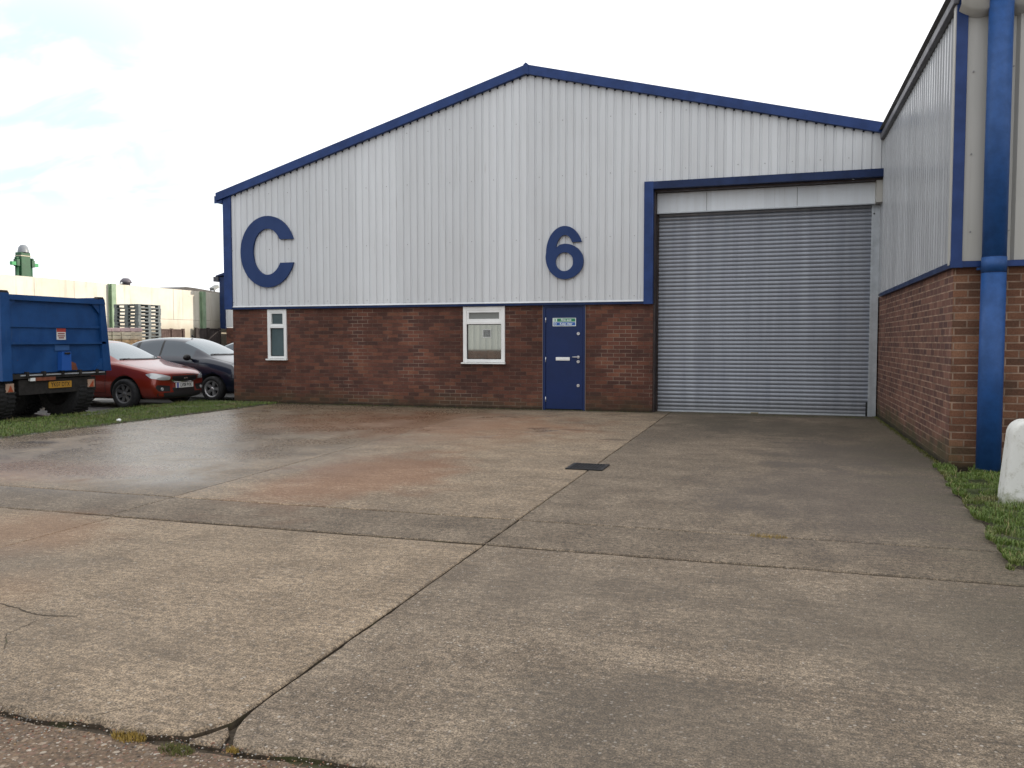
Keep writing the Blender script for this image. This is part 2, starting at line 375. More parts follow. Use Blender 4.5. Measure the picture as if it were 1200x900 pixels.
def park_f(N, b):
    p = N.pos(); n = N.noise(p, 40, 5, .7); big = N.noise(p, .5, 5, .6)
    c = N.mix(N.rng(big, .35, .65), (.055, .054, .053), (.10, .097, .092)); k = N.rng(n, .3, .7, .75, 1.25)
    N.put(b.inputs['Base Color'], N.mix(1, c, N.comb(k, k, k), 'MULTIPLY')); N.put(b.inputs['Roughness'], N.rng(big, .4, .6, .35, .75))
    N.put(b.inputs['Normal'], N.bump(n, .4, .004))
M_PARK = mat('car_park_asphalt', build=park_f)
def soil_f(N, b):
    p = N.pos(); n = N.noise(p, 12, 6, .7); m2 = N.noise(p, 1.5, 4)
    c = N.ramp(n, [(.3, (.028, .035, .010)), (.55, (.05, .065, .018)), (.75, (.075, .085, .028))])
    c = N.mix(N.rng(m2, .5, .68), c, (.06, .045, .03))
    N.put(b.inputs['Base Color'], c); b.inputs['Roughness'].default_value = .95; N.put(b.inputs['Normal'], N.bump(n, .8, .02))
M_SOIL = mat('turf_soil', build=soil_f)
def grass_f(N, b):
    p = N.pos(); n = N.noise(p, 25, 2); m2 = N.noise(p, 1.6, 4, .6)
    c = N.ramp(n, [(.25, (.05, .085, .012)), (.55, (.105, .165, .024)), (.8, (.20, .23, .055))])
    c = N.mix(N.rng(m2, .52, .70), c, (.17, .155, .06))
    N.put(b.inputs['Base Color'], c); b.inputs['Roughness'].default_value = .55
M_GRASS = mat('grass_blades', build=grass_f)
M_MOSS = mat('moss_green', (.10, .105, .025), .9, vary=.5, vscale=40)
M_MOSS_Y = mat('moss_yellow', (.28, .19, .04), .9, vary=.4, vscale=40)
def wall_f(N, b):
    p = N.pos(); x, y, z = N.sep(p)
    n = N.noise(p, .5, 5, .65); st = N.noise(N.mapv(p, (1, 2.2, .18)), 1.3, 6, .7); f = N.noise(p, 6, 5, .7)
    c = N.mix(N.rng(n, .35, .65), (.60, .56, .47), (.69, .65, .57))
    c = N.mix(N.math('MULTIPLY', N.rng(st, .5, .72), .55), c, (.34, .28, .20))
    c = N.mix(N.math('MULTIPLY', N.rng(f, .6, .74), .35), c, (.26, .26, .2))
    low = N.rng(N.math('ADD', z, N.math('MULTIPLY', N.math('SUBTRACT', n, .5), .5)), 1.6, 2.5, 1, 0)
    c = N.mix(N.math('MULTIPLY', low, .6), c, (.28, .23, .16))
    N.put(b.inputs['Base Color'], c); b.inputs['Roughness'].default_value = .85
M_WALL = mat('weathered_concrete_wall', build=wall_f)
M_GREENPOST = mat('pale_green_steel', (.23, .32, .21), .6, vary=.2, vscale=2)

# ------------------------------------------------------------------ ground
def sheet(name, x0, x1, y0, y1, z, m, nx=1, ny=1):
    b = MB()
    vs = [(x0 + (x1 - x0) * i / nx, y0 + (y1 - y0) * j / ny, z) for j in range(ny + 1) for i in range(nx + 1)]
    b.mesh(vs, [(j * (nx + 1) + i, j * (nx + 1) + i + 1, (j + 1) * (nx + 1) + i + 1, (j + 1) * (nx + 1) + i) for j in range(ny) for i in range(nx)], m)
    return struct(b.build(name))
def slab(name, pts, m, ztop=0.0, wob=.004, base=-.12, step=.05, seed=0):
    """concrete slab from a polygon with ragged, slightly rounded edges. pts: (x, y, extra wobble for the edge starting here)"""
    ring = []
    n = len(pts)
    for i in range(n):
        a, c = pts[i], pts[(i + 1) % n]; w = a[2] if len(a) > 2 else wob
        L = math.hypot(c[0] - a[0], c[1] - a[1]); k = max(1, int(L / step)); nx, ny = -(c[1] - a[1]) / L, (c[0] - a[0]) / L
        for j in range(k):
            t = j / k; px, py = a[0] + (c[0] - a[0]) * t, a[1] + (c[1] - a[1]) * t
            e = min(1, t * L / .1, (1 - t) * L / .1)
            d = (noise.noise(Vector((px * 7, py * 7, seed))) * .6 + noise.noise(Vector((px * 31, py * 31, seed))) * .5 + noise.noise(Vector((px * 1.7, py * 1.7, seed))) * 1.1) * w * 2 * e
            ring.append((px + nx * d, py + ny * d, nx, ny, w))
    b = MB(); nn = len(ring)
    r0 = [(x, y, base) for x, y, *_ in ring]
    r1 = [(x, y, ztop - .007 - .5 * w) for x, y, a, c, w in ring]
    r2 = [(x + a * (.007 + w * .5), y + c * (.007 + w * .5), ztop) for x, y, a, c, w in ring]
    b.mesh(r0 + r1, [(i, (i + 1) % nn, nn + (i + 1) % nn, nn + i) for i in range(nn)], M_DIRT)
    b.mesh(r1 + r2, [(i, (i + 1) % nn, nn + (i + 1) % nn, nn + i) for i in range(nn)], m, True)
    tr = tessellate_polygon([[Vector((p[0], p[1], 0)) for p in r2]])
    b.mesh(r2, tr, m)
    return struct(b.build(name, fix=True))
sheet('ground', -420, 420, -420, 420, -.16, M_PARK)
sheet('joint_dirt', -10.5, 6, 1.9, 16.2, -.036, M_DIRT)
G = .004
# front row (Y 2.4..5.22), strip (5.22..6.0), back field
near = [(-4.87 + G, 2.42, .0), ]
slab('concrete_slab', [(-9.6, 2.42, .015), (-4.875 - G, 2.42, .004), (-4.875 - G, 5.215, .006), (-10.0, 5.215, .004)], C_D, seed=1)
slab('concrete_slab', [(-4.875 + G, 2.40, .022), (-2.1, 2.335, .016), (-1.93, 2.37, .01), (-1.845, 2.50, .004), (-1.83 - G, 5.205, .006), (-4.875 + G, 5.205, .003)], C_A, seed=2)
slab('concrete_slab', [(-1.73, 2.345, .022), (-1.3, 2.365, .02), (1.4, 2.44, .02), (6, 2.44, .004), (6, 5.205, .005), (-1.83 + G, 5.205, .004), (-1.83 + G, 2.60, .004), (-1.80, 2.47, .006)], C_B, seed=3)
slab('concrete_slab', [(-1.905, 2.345, .006), (-1.78, 2.345, .006), (-1.81, 2.44, .006), (-1.85, 2.475, .006)], C_A, ztop=-.012, seed=4)   # broken-off corner
slab('concrete_strip', [(-10.6, 5.232, .004), (-4.95 - .004, 5.232, .003), (-4.99 - .004, 6.0, .003), (-10.6, 6.0, .003)], C_C, ztop=.004, seed=5)
slab('concrete_strip', [(-4.95 + .004, 5.232, .004), (-1.83 - .006, 5.232, .004), (-1.83 - .006, 6.0, .003), (-4.99 + .004, 6.0, .003)], C_C, ztop=.004, seed=6)
slab('concrete_strip', [(-1.83 + .006, 5.232, .005), (6, 5.230, .004), (6, 6.0, .003), (-1.83 + .006, 6.0, .003)], C_C, ztop=.003, seed=7)
slab('concrete_slab', [(-10.30, 6.018, .004), (-4.99 - .004, 6.018, .004), (-5.38 - .004, 16.3, .003), (-10.28, 16.3, .03)], C_D, ztop=.007, seed=8)
slab('concrete_slab', [(-4.99 + .004, 6.018, .004), (-1.83 - .004, 6.018, .004), (-1.83 - .004, 16.3, .003), (-5.38 + .004, 16.3, .003)], C_A, ztop=.007, seed=9)
slab('concrete_slab', [(-1.83 + .004, 6.018, .004), (1.50, 6.008, .02), (1.62, 8.2, .015), (1.79, 9.85, .004), (1.80, 16.3, .003), (-1.83 + .004, 16.3, .003)], C_E, ztop=.006, seed=10)
slab('old_road_surface', [(-12.2, -6, .0), (8, -6, .0), (8, 2.40, .014), (1.4, 2.405, .014), (-1.3, 2.325, .016), (-1.72, 2.305, .012), (-2.1, 2.300, .014), (-4.875, 2.365, .016), (-12.2, 2.38, .0)], M_OLD, ztop=-.012, seed=12)
sheet('car_park', -60, -12.25, -10, 60, -.055, M_PARK)
# cracks across the near left slab
def ribbon(name, pts, w, m, z):
    b = MB(); L = []
    for (a, c) in zip(pts, pts[1:]):
        n = max(2, int((Vector(c) - Vector(a)).length / .012))
        for i in range(n): L.append(Vector(a).lerp(Vector(c), i / n))
    L.append(Vector(pts[-1])); out = []
    for i, p in enumerate(L):
        d = noise.noise(Vector((p.x * 9, p.y * 9, 3))) * .018 + noise.noise(Vector((p.x * 60, p.y * 60, 3))) * .008
        ww = w * (.35 + .9 * abs(noise.noise(Vector((p.x * 22, p.y * 22, 8)))))
        t = (L[min(i + 1, len(L) - 1)] - L[max(i - 1, 0)]).normalized(); nrm = Vector((-t.y, t.x))
        ww *= min(1, (len(L) - 1 - i) / 8 + .1)
        out.append((p + nrm * (d + ww), p + nrm * (d - ww)))
    vs = [(a.x, a.y, z) for a, c in out] + [(c.x, c.y, z) for a, c in out]; n = len(out)
    b.mesh(vs, [(i, i + 1, n + i + 1, n + i) for i in range(n - 1)], m)
    return b
b = ribbon('crack', [(-4.6, 3.36), (-3.82, 3.28), (-3.5, 3.20), (-3.27, 3.235)], .008, M_DIRT, .002); struct(b.build('ground_crack'))
b = ribbon('crack', [(-3.36, 3.22), (-3.42, 3.12), (-3.40, 2.95), (-3.2, 2.75)], .003, M_DIRT, .003); struct(b.build('ground_crack'))
b = ribbon('crack', [(-2.36, 2.38), (-2.3, 2.44), (-2.22, 2.50)], .003, M_DIRT, .002); struct(b.build('ground_crack'))

# turf strips with real blades
def turf_base(name, x0, x1, y0, y1, z, h, edge=None):
    nx, ny = 24, 80; b = MB(); vs = []
    for j in range(ny + 1):
        for i in range(nx + 1):
            y = y0 + (y1 - y0) * j / ny; xa, xb = (edge(y) if edge else (x0, x1)); t = i / nx; xx = xa + (xb - xa) * t
            e = min(1, t * 6, (1 - t) * 6)
            vs.append((xx, y, z + h * e * (.7 + .6 * noise.noise(Vector((xx * 1.5, y * 1.5, 0)))) - .02 * (1 - e)))
    b.mesh(vs, [(j * (nx + 1) + i, j * (nx + 1) + i + 1, (j + 1) * (nx + 1) + i + 1, (j + 1) * (nx + 1) + i) for j in range(ny) for i in range(nx)], M_SOIL, True)
    return struct(b.build(name))
def blades(name, label, n, pt, hmin, hmax, w, m=None, cat='grass'):
    b = MB(); vs = []; fs = []
    for _ in range(n):
        q = pt()
        if q is None: continue
        x, y, z = q; h = random.uniform(hmin, hmax) * (.6 + .8 * max(0, noise.noise(Vector((x * 2.5, y * 2.5, 5))) + .5)); a = random.uniform(0, 6.28); ln = random.uniform(.2, 1.1) * h
        dx, dy = math.cos(a), math.sin(a); ww = w * random.uniform(.6, 1.3); k = len(vs)
        vs += [(x - dy * ww, y + dx * ww, z - .005), (x + dy * ww, y - dx * ww, z - .005), (x + dx * ln * .4 + dy * ww * .6, y + dy * ln * .4 - dx * ww * .6, z + h * .65), (x + dx * ln * .4 - dy * ww * .6, y + dy * ln * .4 + dx * ww * .6, z + h * .65), (x + dx * ln, y + dy * ln, z + h)]
        fs += [(k, k + 1, k + 2, k + 3), (k + 3, k + 2, k + 4)]
    b.mesh(vs, fs, m or M_GRASS)
    return tag(b.build(name, fix=False), label, cat, kind='stuff')
turf_base('turf_verge', -12.35, -10.33, 3, 15.78, -.02, .06)
def pl():
    x = random.uniform(-12.33, -10.2); y = random.uniform(5.5, 15.76)
    edge = -10.36 + .09 * noise.noise(Vector((y * 2.2, 0, 0))) + .05 * noise.noise(Vector((y * 9, 0, 0)))
    if x > edge and not (y > 15.3 and x < -10.0): return None
    if noise.noise(Vector((x * 1.3, y * 1.3, 2))) < -.45 and random.random() < .7: return None
    return x, y, .025
blades('grass', 'short green grass on the verge between the yard and the parked cars', 34000, pl, .012, .042, .004)
turf_base('turf_verge', 1.5, 8, 5.45, 9.78, -.02, .07, lambda y: (1.40 + .075 * (y - 5.2), 8))
def pr_():
    y = 5.45 + 4.33 * random.random() ** 1.15; x = 1.40 + .075 * (y - 5.2) + random.random() ** 1.5 * 2.6 - .05
    x += .06 * noise.noise(Vector((y * 5, 7, 0)))
    if (x - (1.40 + .075 * (y - 5.2))) < .30 and noise.noise(Vector((x * 5, y * 5, 2))) < -.08: return None
    if 1.84 < x < 2.24 and 7.7 < y < 7.98: return None
    return x, y, .03
blades('grass', 'green grass on the corner beside the white bollard and the brick corner', 56000, pr_, .012, .042, .0034)
M_DEAD = mat('dead_grass', (.26, .21, .10), .8, vary=.3, vscale=30)
def pd():
    if random.random() < .5:
        q = pl()
    else: q = pr_()
    return q
blades('dead_grass', 'thin straw coloured dead grass mixed through both green verges', 2600, pd, .03, .07, .0022, M_DEAD)
# weeds and moss in the joints
def tuft(name, label, cx, cy, r, n, h, m, z=0, cat='weed'):
    b = MB(); vs = []; fs = []
    for _ in range(n):
        a = random.uniform(0, 6.28); rr = r * random.random() ** .6; x, y = cx + math.cos(a) * rr * 1.4, cy + math.sin(a) * rr * .7
        a2 = random.uniform(0, 6.28); hh = h * random.uniform(.4, 1.1); dx, dy = math.cos(a2), math.sin(a2); w = .0016; k = len(vs)
        vs += [(x - dy * w, y + dx * w, z), (x + dy * w, y - dx * w, z), (x + dx * hh * .5, y + dy * hh * .5, z + hh)]; fs.append((k, k + 1, k + 2))
    b.mesh(vs, fs, m); return tag(b.build(name, fix=False), label, cat)
tuft('weed_tuft', 'small yellowish weed tuft in the middle of the strip joint before the shutter', .0, 6.0, .09, 260, .025, M_MOSS_Y)
tuft('moss_tuft', 'yellow green moss tuft in the broken slab edge at the lower left', -2.12, 2.30, .05, 500, .02, M_MOSS_Y, -.014, 'moss')
tuft('moss_tuft', 'dark green moss tuft beside the broken slab corner', -1.90, 2.27, .05, 420, .02, M_MOSS, -.014, 'moss')
tuft('moss_tuft', 'small orange yellow moss tuft right of the broken slab corner', -1.715, 2.325, .018, 160, .018, M_MOSS_Y, -.014, 'moss')
def pm():
    k = random.random()
    if k < .5: return random.gauss(1.78, .025), random.uniform(9.8, 16.1), 0
    return random.choice((random.uniform(-5.3, -4.9) if 0 else random.uniform(-11, 1.7),)), 15.77 + random.gauss(0, .012), 0
blades('moss_fringe', 'low moss and grass fringe along the foot of the brick walls', 5000, pm, .008, .03, .003, M_MOSS, 'moss')
# loose gravel lying on the old surface and along the broken edge
def gravel(name, label, n, pt, r0, r1, cols):
    b = MB()
    t = bmesh.new(); bmesh.ops.create_icosphere(t, subdivisions=1, radius=1); V0 = [v.co.copy() for v in t.verts]; F0 = [tuple(v.index for v in f.verts) for f in t.faces]; t.free()
    for _ in range(n):
        x, y, z = pt(); r = random.uniform(r0, r1) * random.uniform(.5, 1); M = Matrix.Translation((x, y, z + r * .3)) @ Matrix.Rotation(random.uniform(0, 6), 4, 'Z') @ Matrix.Diagonal((r, r * random.uniform(.6, 1), r * random.uniform(.4, .7), 1))
        b.mesh([M @ (v * random.uniform(.85, 1.15)) for v in V0], F0, random.choice(cols))
    return tag(b.build(name, fix=False), label, 'gravel', kind='stuff')
PB = [mat('pebble_' + n, c, .7, vary=.25, vscale=60) for n, c in (('tan', (.26, .19, .13)), ('white', (.38, .34, .29)), ('grey', (.15, .14, .13)), ('red', (.20, .085, .05)), ('brown', (.10, .065, .045)), ('ochre', (.24, .14, .06)))]
gravel('gravel', 'loose small pebbles along the broken near edge of the concrete', 2600, lambda: (random.uniform(-3.6, .2), 2.36 - abs(random.gauss(0, .14)), -.012), .0025, .006, PB)
gravel('dirt_crumbs', 'dark soil crumbs and pebbles along the edge of the left verge', 900, lambda: (-10.30 + random.gauss(0, .07), random.uniform(7, 15.7), 0), .006, .022, [PB[4], PB[2], M_DIRT, M_DIRT, M_DIRT])
b = MB(); t = bmesh.new(); bmesh.ops.create_icosphere(t, subdivisions=3, radius=1)
for v in t.verts: v.co *= 1 + .18 * noise.noise(v.co * 1.7); v.co = Vector((v.co.x * .042, v.co.y * .036, v.co.z * .03))
b.bm(t, M_WHITE, Matrix.Translation((-10.45, 11.3, .04)), True); tag(b.build('stone'), 'small white stone on the near edge of the left verge', 'stone')
# drain cover
t_ = thing('drain_cover', 'black metal drain cover set into the concrete joint', 'drain cover', (-1.875, 8.74, 0))
b = MB(); M_IRON = mat('cast_iron', (.010, .010, .012), .5, .3, vary=.3, vscale=20)
for x0, x1, y0, y1 in ((-2.075, -2.03, 8.53, 8.95), (-1.72, -1.675, 8.53, 8.95), (-2.03, -1.72, 8.53, 8.565), (-2.03, -1.72, 8.915, 8.95)): b.box((x0, y0, -.02), (x1, y1, .019), M_IRON)
b.build('frame', t_)
b = MB(); b.box((-2.03, 8.565, -.03), (-1.72, 8.915, .011), M_DARK)
for i in range(9): b.box((-2.02 + i * .034, 8.57, .0115), (-2.02 + i * .034 + .018, 8.91, .018), M_IRON)
b.build('grate', t_)

# ------------------------------------------------------------------ building pieces
def corr(b, m, u0, u1, zbot, ztop, face, axis='x', pitch=.1555, flat=.10, slope=.012, depth=.019, out=-1, mirror=False, phase=0):
    """trapezoid-profiled sheet; zbot/ztop functions of u; face = coordinate of the outer face; out = sign of outward normal"""
    us = []; u = u0 - (phase % pitch)
    while u < u1:
        us += [(u, 0), (u + flat, 0), (u + flat + slope, 1), (u + pitch - slope, 1)]; u += pitch
    us = [(a, d) for a, d in us if u0 - 1e-6 <= a <= u1 + 1e-6]
    if us[0][0] > u0: us.insert(0, (u0, us[0][1]))
    if us[-1][0] < u1: us.append((u1, us[-1][1]))
    P = (lambda u, w, z: (u, w, z)) if axis == 'x' else (lambda u, w, z: (w, u, z))
    # extra cuts where zbot/ztop jump are handled by the caller giving separate ranges
    for (a, da), (c, dc) in zip(us, us[1:]):
        wa, wc = face - out * depth * da, face - out * depth * dc
        b.poly([P(a, wa, zbot(a)), P(c, wc, zbot(c)), P(c, wc, ztop(c)), P(a, wa, ztop(a))], m)
def wall_grid(b, m, u0, u1, z0, z1, openings, front, thick, axis='x', reveal=None):
    us = sorted({u0, u1, *[o[0] for o in openings], *[o[1] for o in openings]}); zs = sorted({z0, z1, *[o[2] for o in openings], *[o[3] for o in openings]})
    P = (lambda u, w, z: (u, w, z)) if axis == 'x' else (lambda u, w, z: (w, u, z))
    inside = lambda u, z: any(o[0] < u < o[1] and o[2] < z < o[3] for o in openings)
    for a, c in zip(us, us[1:]):
        for e, f in zip(zs, zs[1:]):
            if inside((a + c) / 2, (e + f) / 2): continue
            for w in (front, front + thick): b.poly([P(a, w, e), P(c, w, e), P(c, w, f), P(a, w, f)], m)
    for o in [(u0, u1, z0, z1)] + list(openings):
        q = [(o[0], o[2]), (o[1], o[2]), (o[1], o[3]), (o[0], o[3])]
        for (a, c), (e, f) in zip(q, q[1:] + q[:1]): b.poly([P(a, front, c), P(e, front, f), P(e, front + thick, f), P(a, front + thick, c)], reveal or m)

ZB = 2.10; FY = 15.80
roofz = lambda x: 6.53 - .2925 * (-4.61 - x) if x < -4.61 else 6.53 - .2505 * (x + 4.61)
wh = thing('warehouse', 'pale ribbed warehouse unit with brick base, letter C, number 6 and grey roller shutter', 'warehouse', (-4.6, 15.8, 0))
# brick base
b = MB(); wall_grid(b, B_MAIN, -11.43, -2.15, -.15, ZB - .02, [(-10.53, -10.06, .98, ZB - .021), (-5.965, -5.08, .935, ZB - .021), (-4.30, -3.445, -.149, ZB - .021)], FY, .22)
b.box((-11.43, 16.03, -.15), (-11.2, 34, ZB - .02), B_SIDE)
b.build('brick_wall', wh)
# cladding
b = MB(); pit = .1555
corr(b, M_CLAD, -11.38, -2.31, lambda u: ZB + .03, lambda u: roofz(u) + .02, 15.745, phase=.03)
corr(b, M_CLAD, -2.31, 1.80, lambda u: 4.33, lambda u: roofz(u) + .02, 15.745, phase=(-2.31 + 11.38 + .03) % pit)
CL = b
b = MB(); b.box((-11.55, 15.80, ZB), (-11.45, 34, 4.6), M_CLAD); b.build('side_cladding', wh)
b = CL      # screw heads on the sheeting rails
M_SCREW = mat('sheet_screw', (.22, .22, .22), .6)
for zr in (2.22, 3.35, 4.55, 5.6):
    for i in range(0, 84, 3):
        u = -11.38 + .019 + i * pit
        if (u > -2.35 and zr < 4.4) or zr > roofz(u) - .1 or u > 1.7: continue
        b.cyl((u, 15.746, zr + random.uniform(-.01, .01)), (u, 15.739, zr), .008, M_SCREW, 6)
# trims
b = MB(); b.box((-11.58, 15.71, ZB - .03), (-11.385, 15.80, 4.60), M_BLUE); b.box((-11.585, 15.80, ZB - .03), (-11.552, 16.4, 4.6), M_BLUE); b.build('corner_trim', wh)
b = MB(); b.box((-11.58, 15.725, ZB - .035), (-2.15, 15.80, ZB + .012), M_BLUE_D)
b.poly([(-11.38, 15.742, ZB + .045), (-2.31, 15.742, ZB + .045), (-2.31, 15.72, ZB + .013), (-11.38, 15.72, ZB + .013)], M_CLAD); b.build('drip_flashing', wh)
b = MB(); zo, zi = .17, -.005
for xa, xb in ((-11.72, -4.66), (-4.56, 1.80)):
    va = [(xa, roofz(xa) + zi), (xb, roofz(xb) + zi), (xb, roofz(xb) + zo), (xa, roofz(xa) + zo)]
    b.prism(va, 15.655, 15.80, M_BLUE)
b.prism([(-4.66, roofz(-4.66) + zi - .006), (-4.61, 6.53 - .006), (-4.56, roofz(-4.56) + zi - .006), (-4.56, roofz(-4.56) + zo + .008), (-4.61, 6.735), (-4.66, roofz(-4.66) + zo + .008)], 15.645, 15.80, M_BLUE)
b.build('verge_trim', wh)
b = CL       # dark fillers where the ribs meet the verge
for i in range(90):
    u = -11.38 - .03 + i * pit + .098 + .011
    if u > 1.75 or u < -11.37: continue
    b.box((u, 15.749, roofz(u) - .032), (u + .028, 15.762, roofz(u) + .0), M_DARK)
b.build('cladding', wh)
b = MB(); b.box((-11.76, 15.70, 4.42), (-11.60, 34, 4.44), M_BLUE); b.box((-11.78, 15.70, 4.42), (-11.76, 34, 4.56), M_BLUE); b.box((-11.60, 15.80, 4.42), (-11.586, 34, 4.56), M_BLUE); b.box((-11.78, 15.69, 4.40), (-11.585, 15.70, 4.56), M_BLUE); b.build('gutter', wh)
b = MB()
for xa, xb in ((-11.74, -4.61), (-4.61, 1.7)):
    b.poly([(xa, 15.80, roofz(xa) + .15), (xb, 15.80, roofz(xb) + .15), (xb, 34, roofz(xb) + .15), (xa, 34, roofz(xa) + .15)], M_ROOF)
    b.poly([(xa, 15.80, roofz(xa) + .10), (xb, 15.80, roofz(xb) + .10), (xb, 34, roofz(xb) + .10), (xa, 34, roofz(xa) + .10)], M_ROOF)
b.poly([(-11.55, 34, 0), (1.8, 34, 0), (1.8, 34, 4.8), (-4.61, 34, 6.6), (-11.55, 34, 4.6)], M_CLAD)
b.build('roof', wh)
# windows
M_GLASS = mat('window_glass', (.42, .44, .40), .03, .85, 1.0)
M_FROST = mat('obscured_glass', (.075, .105, .11), .22, 0, .6, vary=.2, vscale=2)
M_BLINDV = mat('interior_blind', (.16, .17, .16), .12, 0, .7)
def window(x0, x1, z0, z1, ztr, fw, openlow, sill_left):
    b = MB(); y0, y1 = 15.765, 15.87
    b.box((x0, y0, z0), (x0 + fw, y1, z1), M_WHITE, bev=.006); b.box((x1 - fw, y0, z0), (x1, y1, z1), M_WHITE, bev=.006)
    b.box((x0 + fw - .004, y0 + .004, z1 - fw), (x1 - fw + .004, y1, z1 - .002), M_WHITE, bev=.006); b.box((x0 + fw - .004, y0 + .004, z0 + .002), (x1 - fw + .004, y1, z0 + fw * .8), M_WHITE, bev=.006)
    b.box((x0 + fw - .004, y0 + .004, ztr - .03), (x1 - fw + .004, y1, ztr + .03), M_WHITE, bev=.006)
    w = b.build('window', wh)
    def sash(a, c, e, f, s):
        b = MB(); yy = y0 + .012
        for q in (((a, e), (a + s, f)), ((c - s, e), (c, f)), ((a + s, e), (c - s, e + s)), ((a + s, f - s), (c - s, f))): b.box((q[0][0], yy, q[0][1]), (q[1][0], yy + .05, q[1][1]), M_WHITE)
        b.build('sash', w)
    sash(x0 + fw, x1 - fw, ztr + .03, z1 - fw, .045 if x1 - x0 > .6 else .03)
    b = MB(); b.box((x0 + fw + .01, 15.815, ztr + .035), (x1 - fw - .01, 15.822, z1 - fw - .01), M_FROST if x1 - x0 < .6 else M_BLINDV); b.build('pane', w)
    b = MB(); b.box((x0 + fw, 15.815, z0 + fw * .8), (x1 - fw, 15.822, ztr - .03), M_FROST if x1 - x0 < .6 else M_GLASS); b.build('pane', w)
    b = MB()
    for q in (((x0 + fw, z0 + fw * .8), (x0 + fw + .012, ztr - .03)), ((x1 - fw - .012, z0 + fw * .8), (x1 - fw, ztr - .03)), ((x0 + fw + .012, z0 + fw * .8), (x1 - fw - .012, z0 + fw * .8 + .012)), ((x0 + fw + .012, ztr - .042), (x1 - fw - .012, ztr - .03))): b.box((q[0][0], 15.80, q[0][1]), (q[1][0], 15.8145, q[1][1]), M_BLACK)
    b.build('gasket', w)
    b = MB(); b.box((x0 - .035, 15.725, z0 - .035), (x1 + .015, 15.80, z0 - .004), M_WHITE, bev=.006); b.build('sill', w)
    return w
window(-10.53, -10.06, .985, 2.06, 1.68, .065, False, True)
w = window(-5.965, -5.08, .94, 2.06, 1.735, .075, True, True)
M_STICK = mat('pale_sticker', (.5, .52, .5), .5); b = MB()
for q in ((-5.56, -5.38, 1.59, 1.605), (-5.56, -5.38, 1.435, 1.45), (-5.56, -5.545, 1.45, 1.59), (-5.395, -5.38, 1.45, 1.59)): b.box((q[0], 15.810, q[2]), (q[1], 15.8145, q[3]), M_STICK)
b.box((-5.545, 15.812, 1.45), (-5.395, 15.8148, 1.59), mat('sticker_inner', (.16, .17, .165), .5, vary=.5, vscale=50)); b.build('sticker', w)
# door
b = MB(); M_FRAME = mat('door_frame_edge', (.18, .14, .12), .6)
b.box((-4.30, 15.79, -.0), (-4.245, 15.86, ZB - .035), M_DOOR); b.box((-3.495, 15.79, -.0), (-3.45, 15.86, ZB - .035), M_DOOR); b.box((-4.245, 15.79, 2.03), (-3.495, 15.86, ZB - .035), M_DOOR)
b.box((-4.308, 15.785, 0), (-4.30, 15.80, ZB - .036), M_FRAME); b.box((-3.45, 15.785, 0), (-3.440, 15.80, ZB - .036), M_FRAME)
b.build('door_frame', wh)
b = MB(); b.box((-4.24, 15.80, .035), (-3.50, 15.85, 2.025), M_DOOR, bev=.003); d = b.build('door', wh)
b = MB(); b.box((-4.245, 15.83, -.01), (-3.495, 15.87, .034), M_DARK); b.build('threshold', d)
b = MB(); b.box((-4.035, 15.785, .985), (-3.755, 15.80, 1.05), M_WHITE, bev=.004); b.box((-4.015, 15.782, 1.004), (-3.775, 15.786, 1.032), M_WHITE); b.build('letterbox', d)
b = MB(); b.cyl((-3.585, 15.80, 1.055), (-3.585, 15.775, 1.055), .027, M_SILVER); b.cyl((-3.585, 15.765, 1.055), (-3.70, 15.765, 1.055), .010, M_SILVER, 10); b.cyl((-3.585, 15.776, 1.055), (-3.585, 15.757, 1.055), .012, M_SILVER, 10); b.build('handle', d)
for zz in (1.51, .965, .50):
    b = MB(); b.cyl((-3.585, 15.80, zz), (-3.585, 15.778, zz), .029, M_SILVER, 20); b.box((-3.589, 15.776, zz - .012), (-3.581, 15.7785, zz + .012), M_DARK); b.build('lock', d)
for zz in (1.78, 1.0, .22):
    b = MB(); b.cyl((-4.242, 15.795, zz - .05), (-4.242, 15.795, zz + .05), .009, M_SILVER, 8); b.build('hinge', d)
b = MB(); G1 = mat('sign_green', (.01, .19, .09), .35); G2 = mat('sign_blue', (.01, .09, .38), .35); GW = mat('sign_white', (.75, .82, .80), .35)
b.box((-4.10, 15.792, 1.655), (-3.635, 15.80, 1.815), GW)
b.box((-4.085, 15.790, 1.742), (-3.648, 15.7925, 1.806), G1); b.box((-4.085, 15.790, 1.668), (-3.648, 15.7925, 1.732), G2)
MT = lambda x, z, y=15.7885: Matrix.Translation((x, y, z)) @ Matrix.Rotation(R(90), 4, 'X')
b.box((-4.08, 15.788, 1.747), (-4.012, 15.7905, 1.801), GW); b.cyl((-4.046, 15.7895, 1.70), (-4.046, 15.788, 1.70), .027, GW, 20)
b.box((-4.062, 15.7865, 1.752), (-4.03, 15.7885, 1.794), G1); b.cyl((-4.036, 15.7868, 1.782), (-4.036, 15.786, 1.782), .006, GW, 10); b.box((-4.050, 15.786, 1.755), (-4.041, 15.787, 1.775), GW)
b.cyl((-4.046, 15.788, 1.70), (-4.046, 15.7865, 1.70), .021, G2, 20); b.box((-4.061, 15.785, 1.696), (-4.031, 15.7868, 1.704), GW)
b.text('Fire exit', .062, GW, MT(-3.83, 1.775), .0012); b.text('Keep clear', .058, GW, MT(-3.83, 1.70), .0012)
b.build('fire_exit_sign', d)
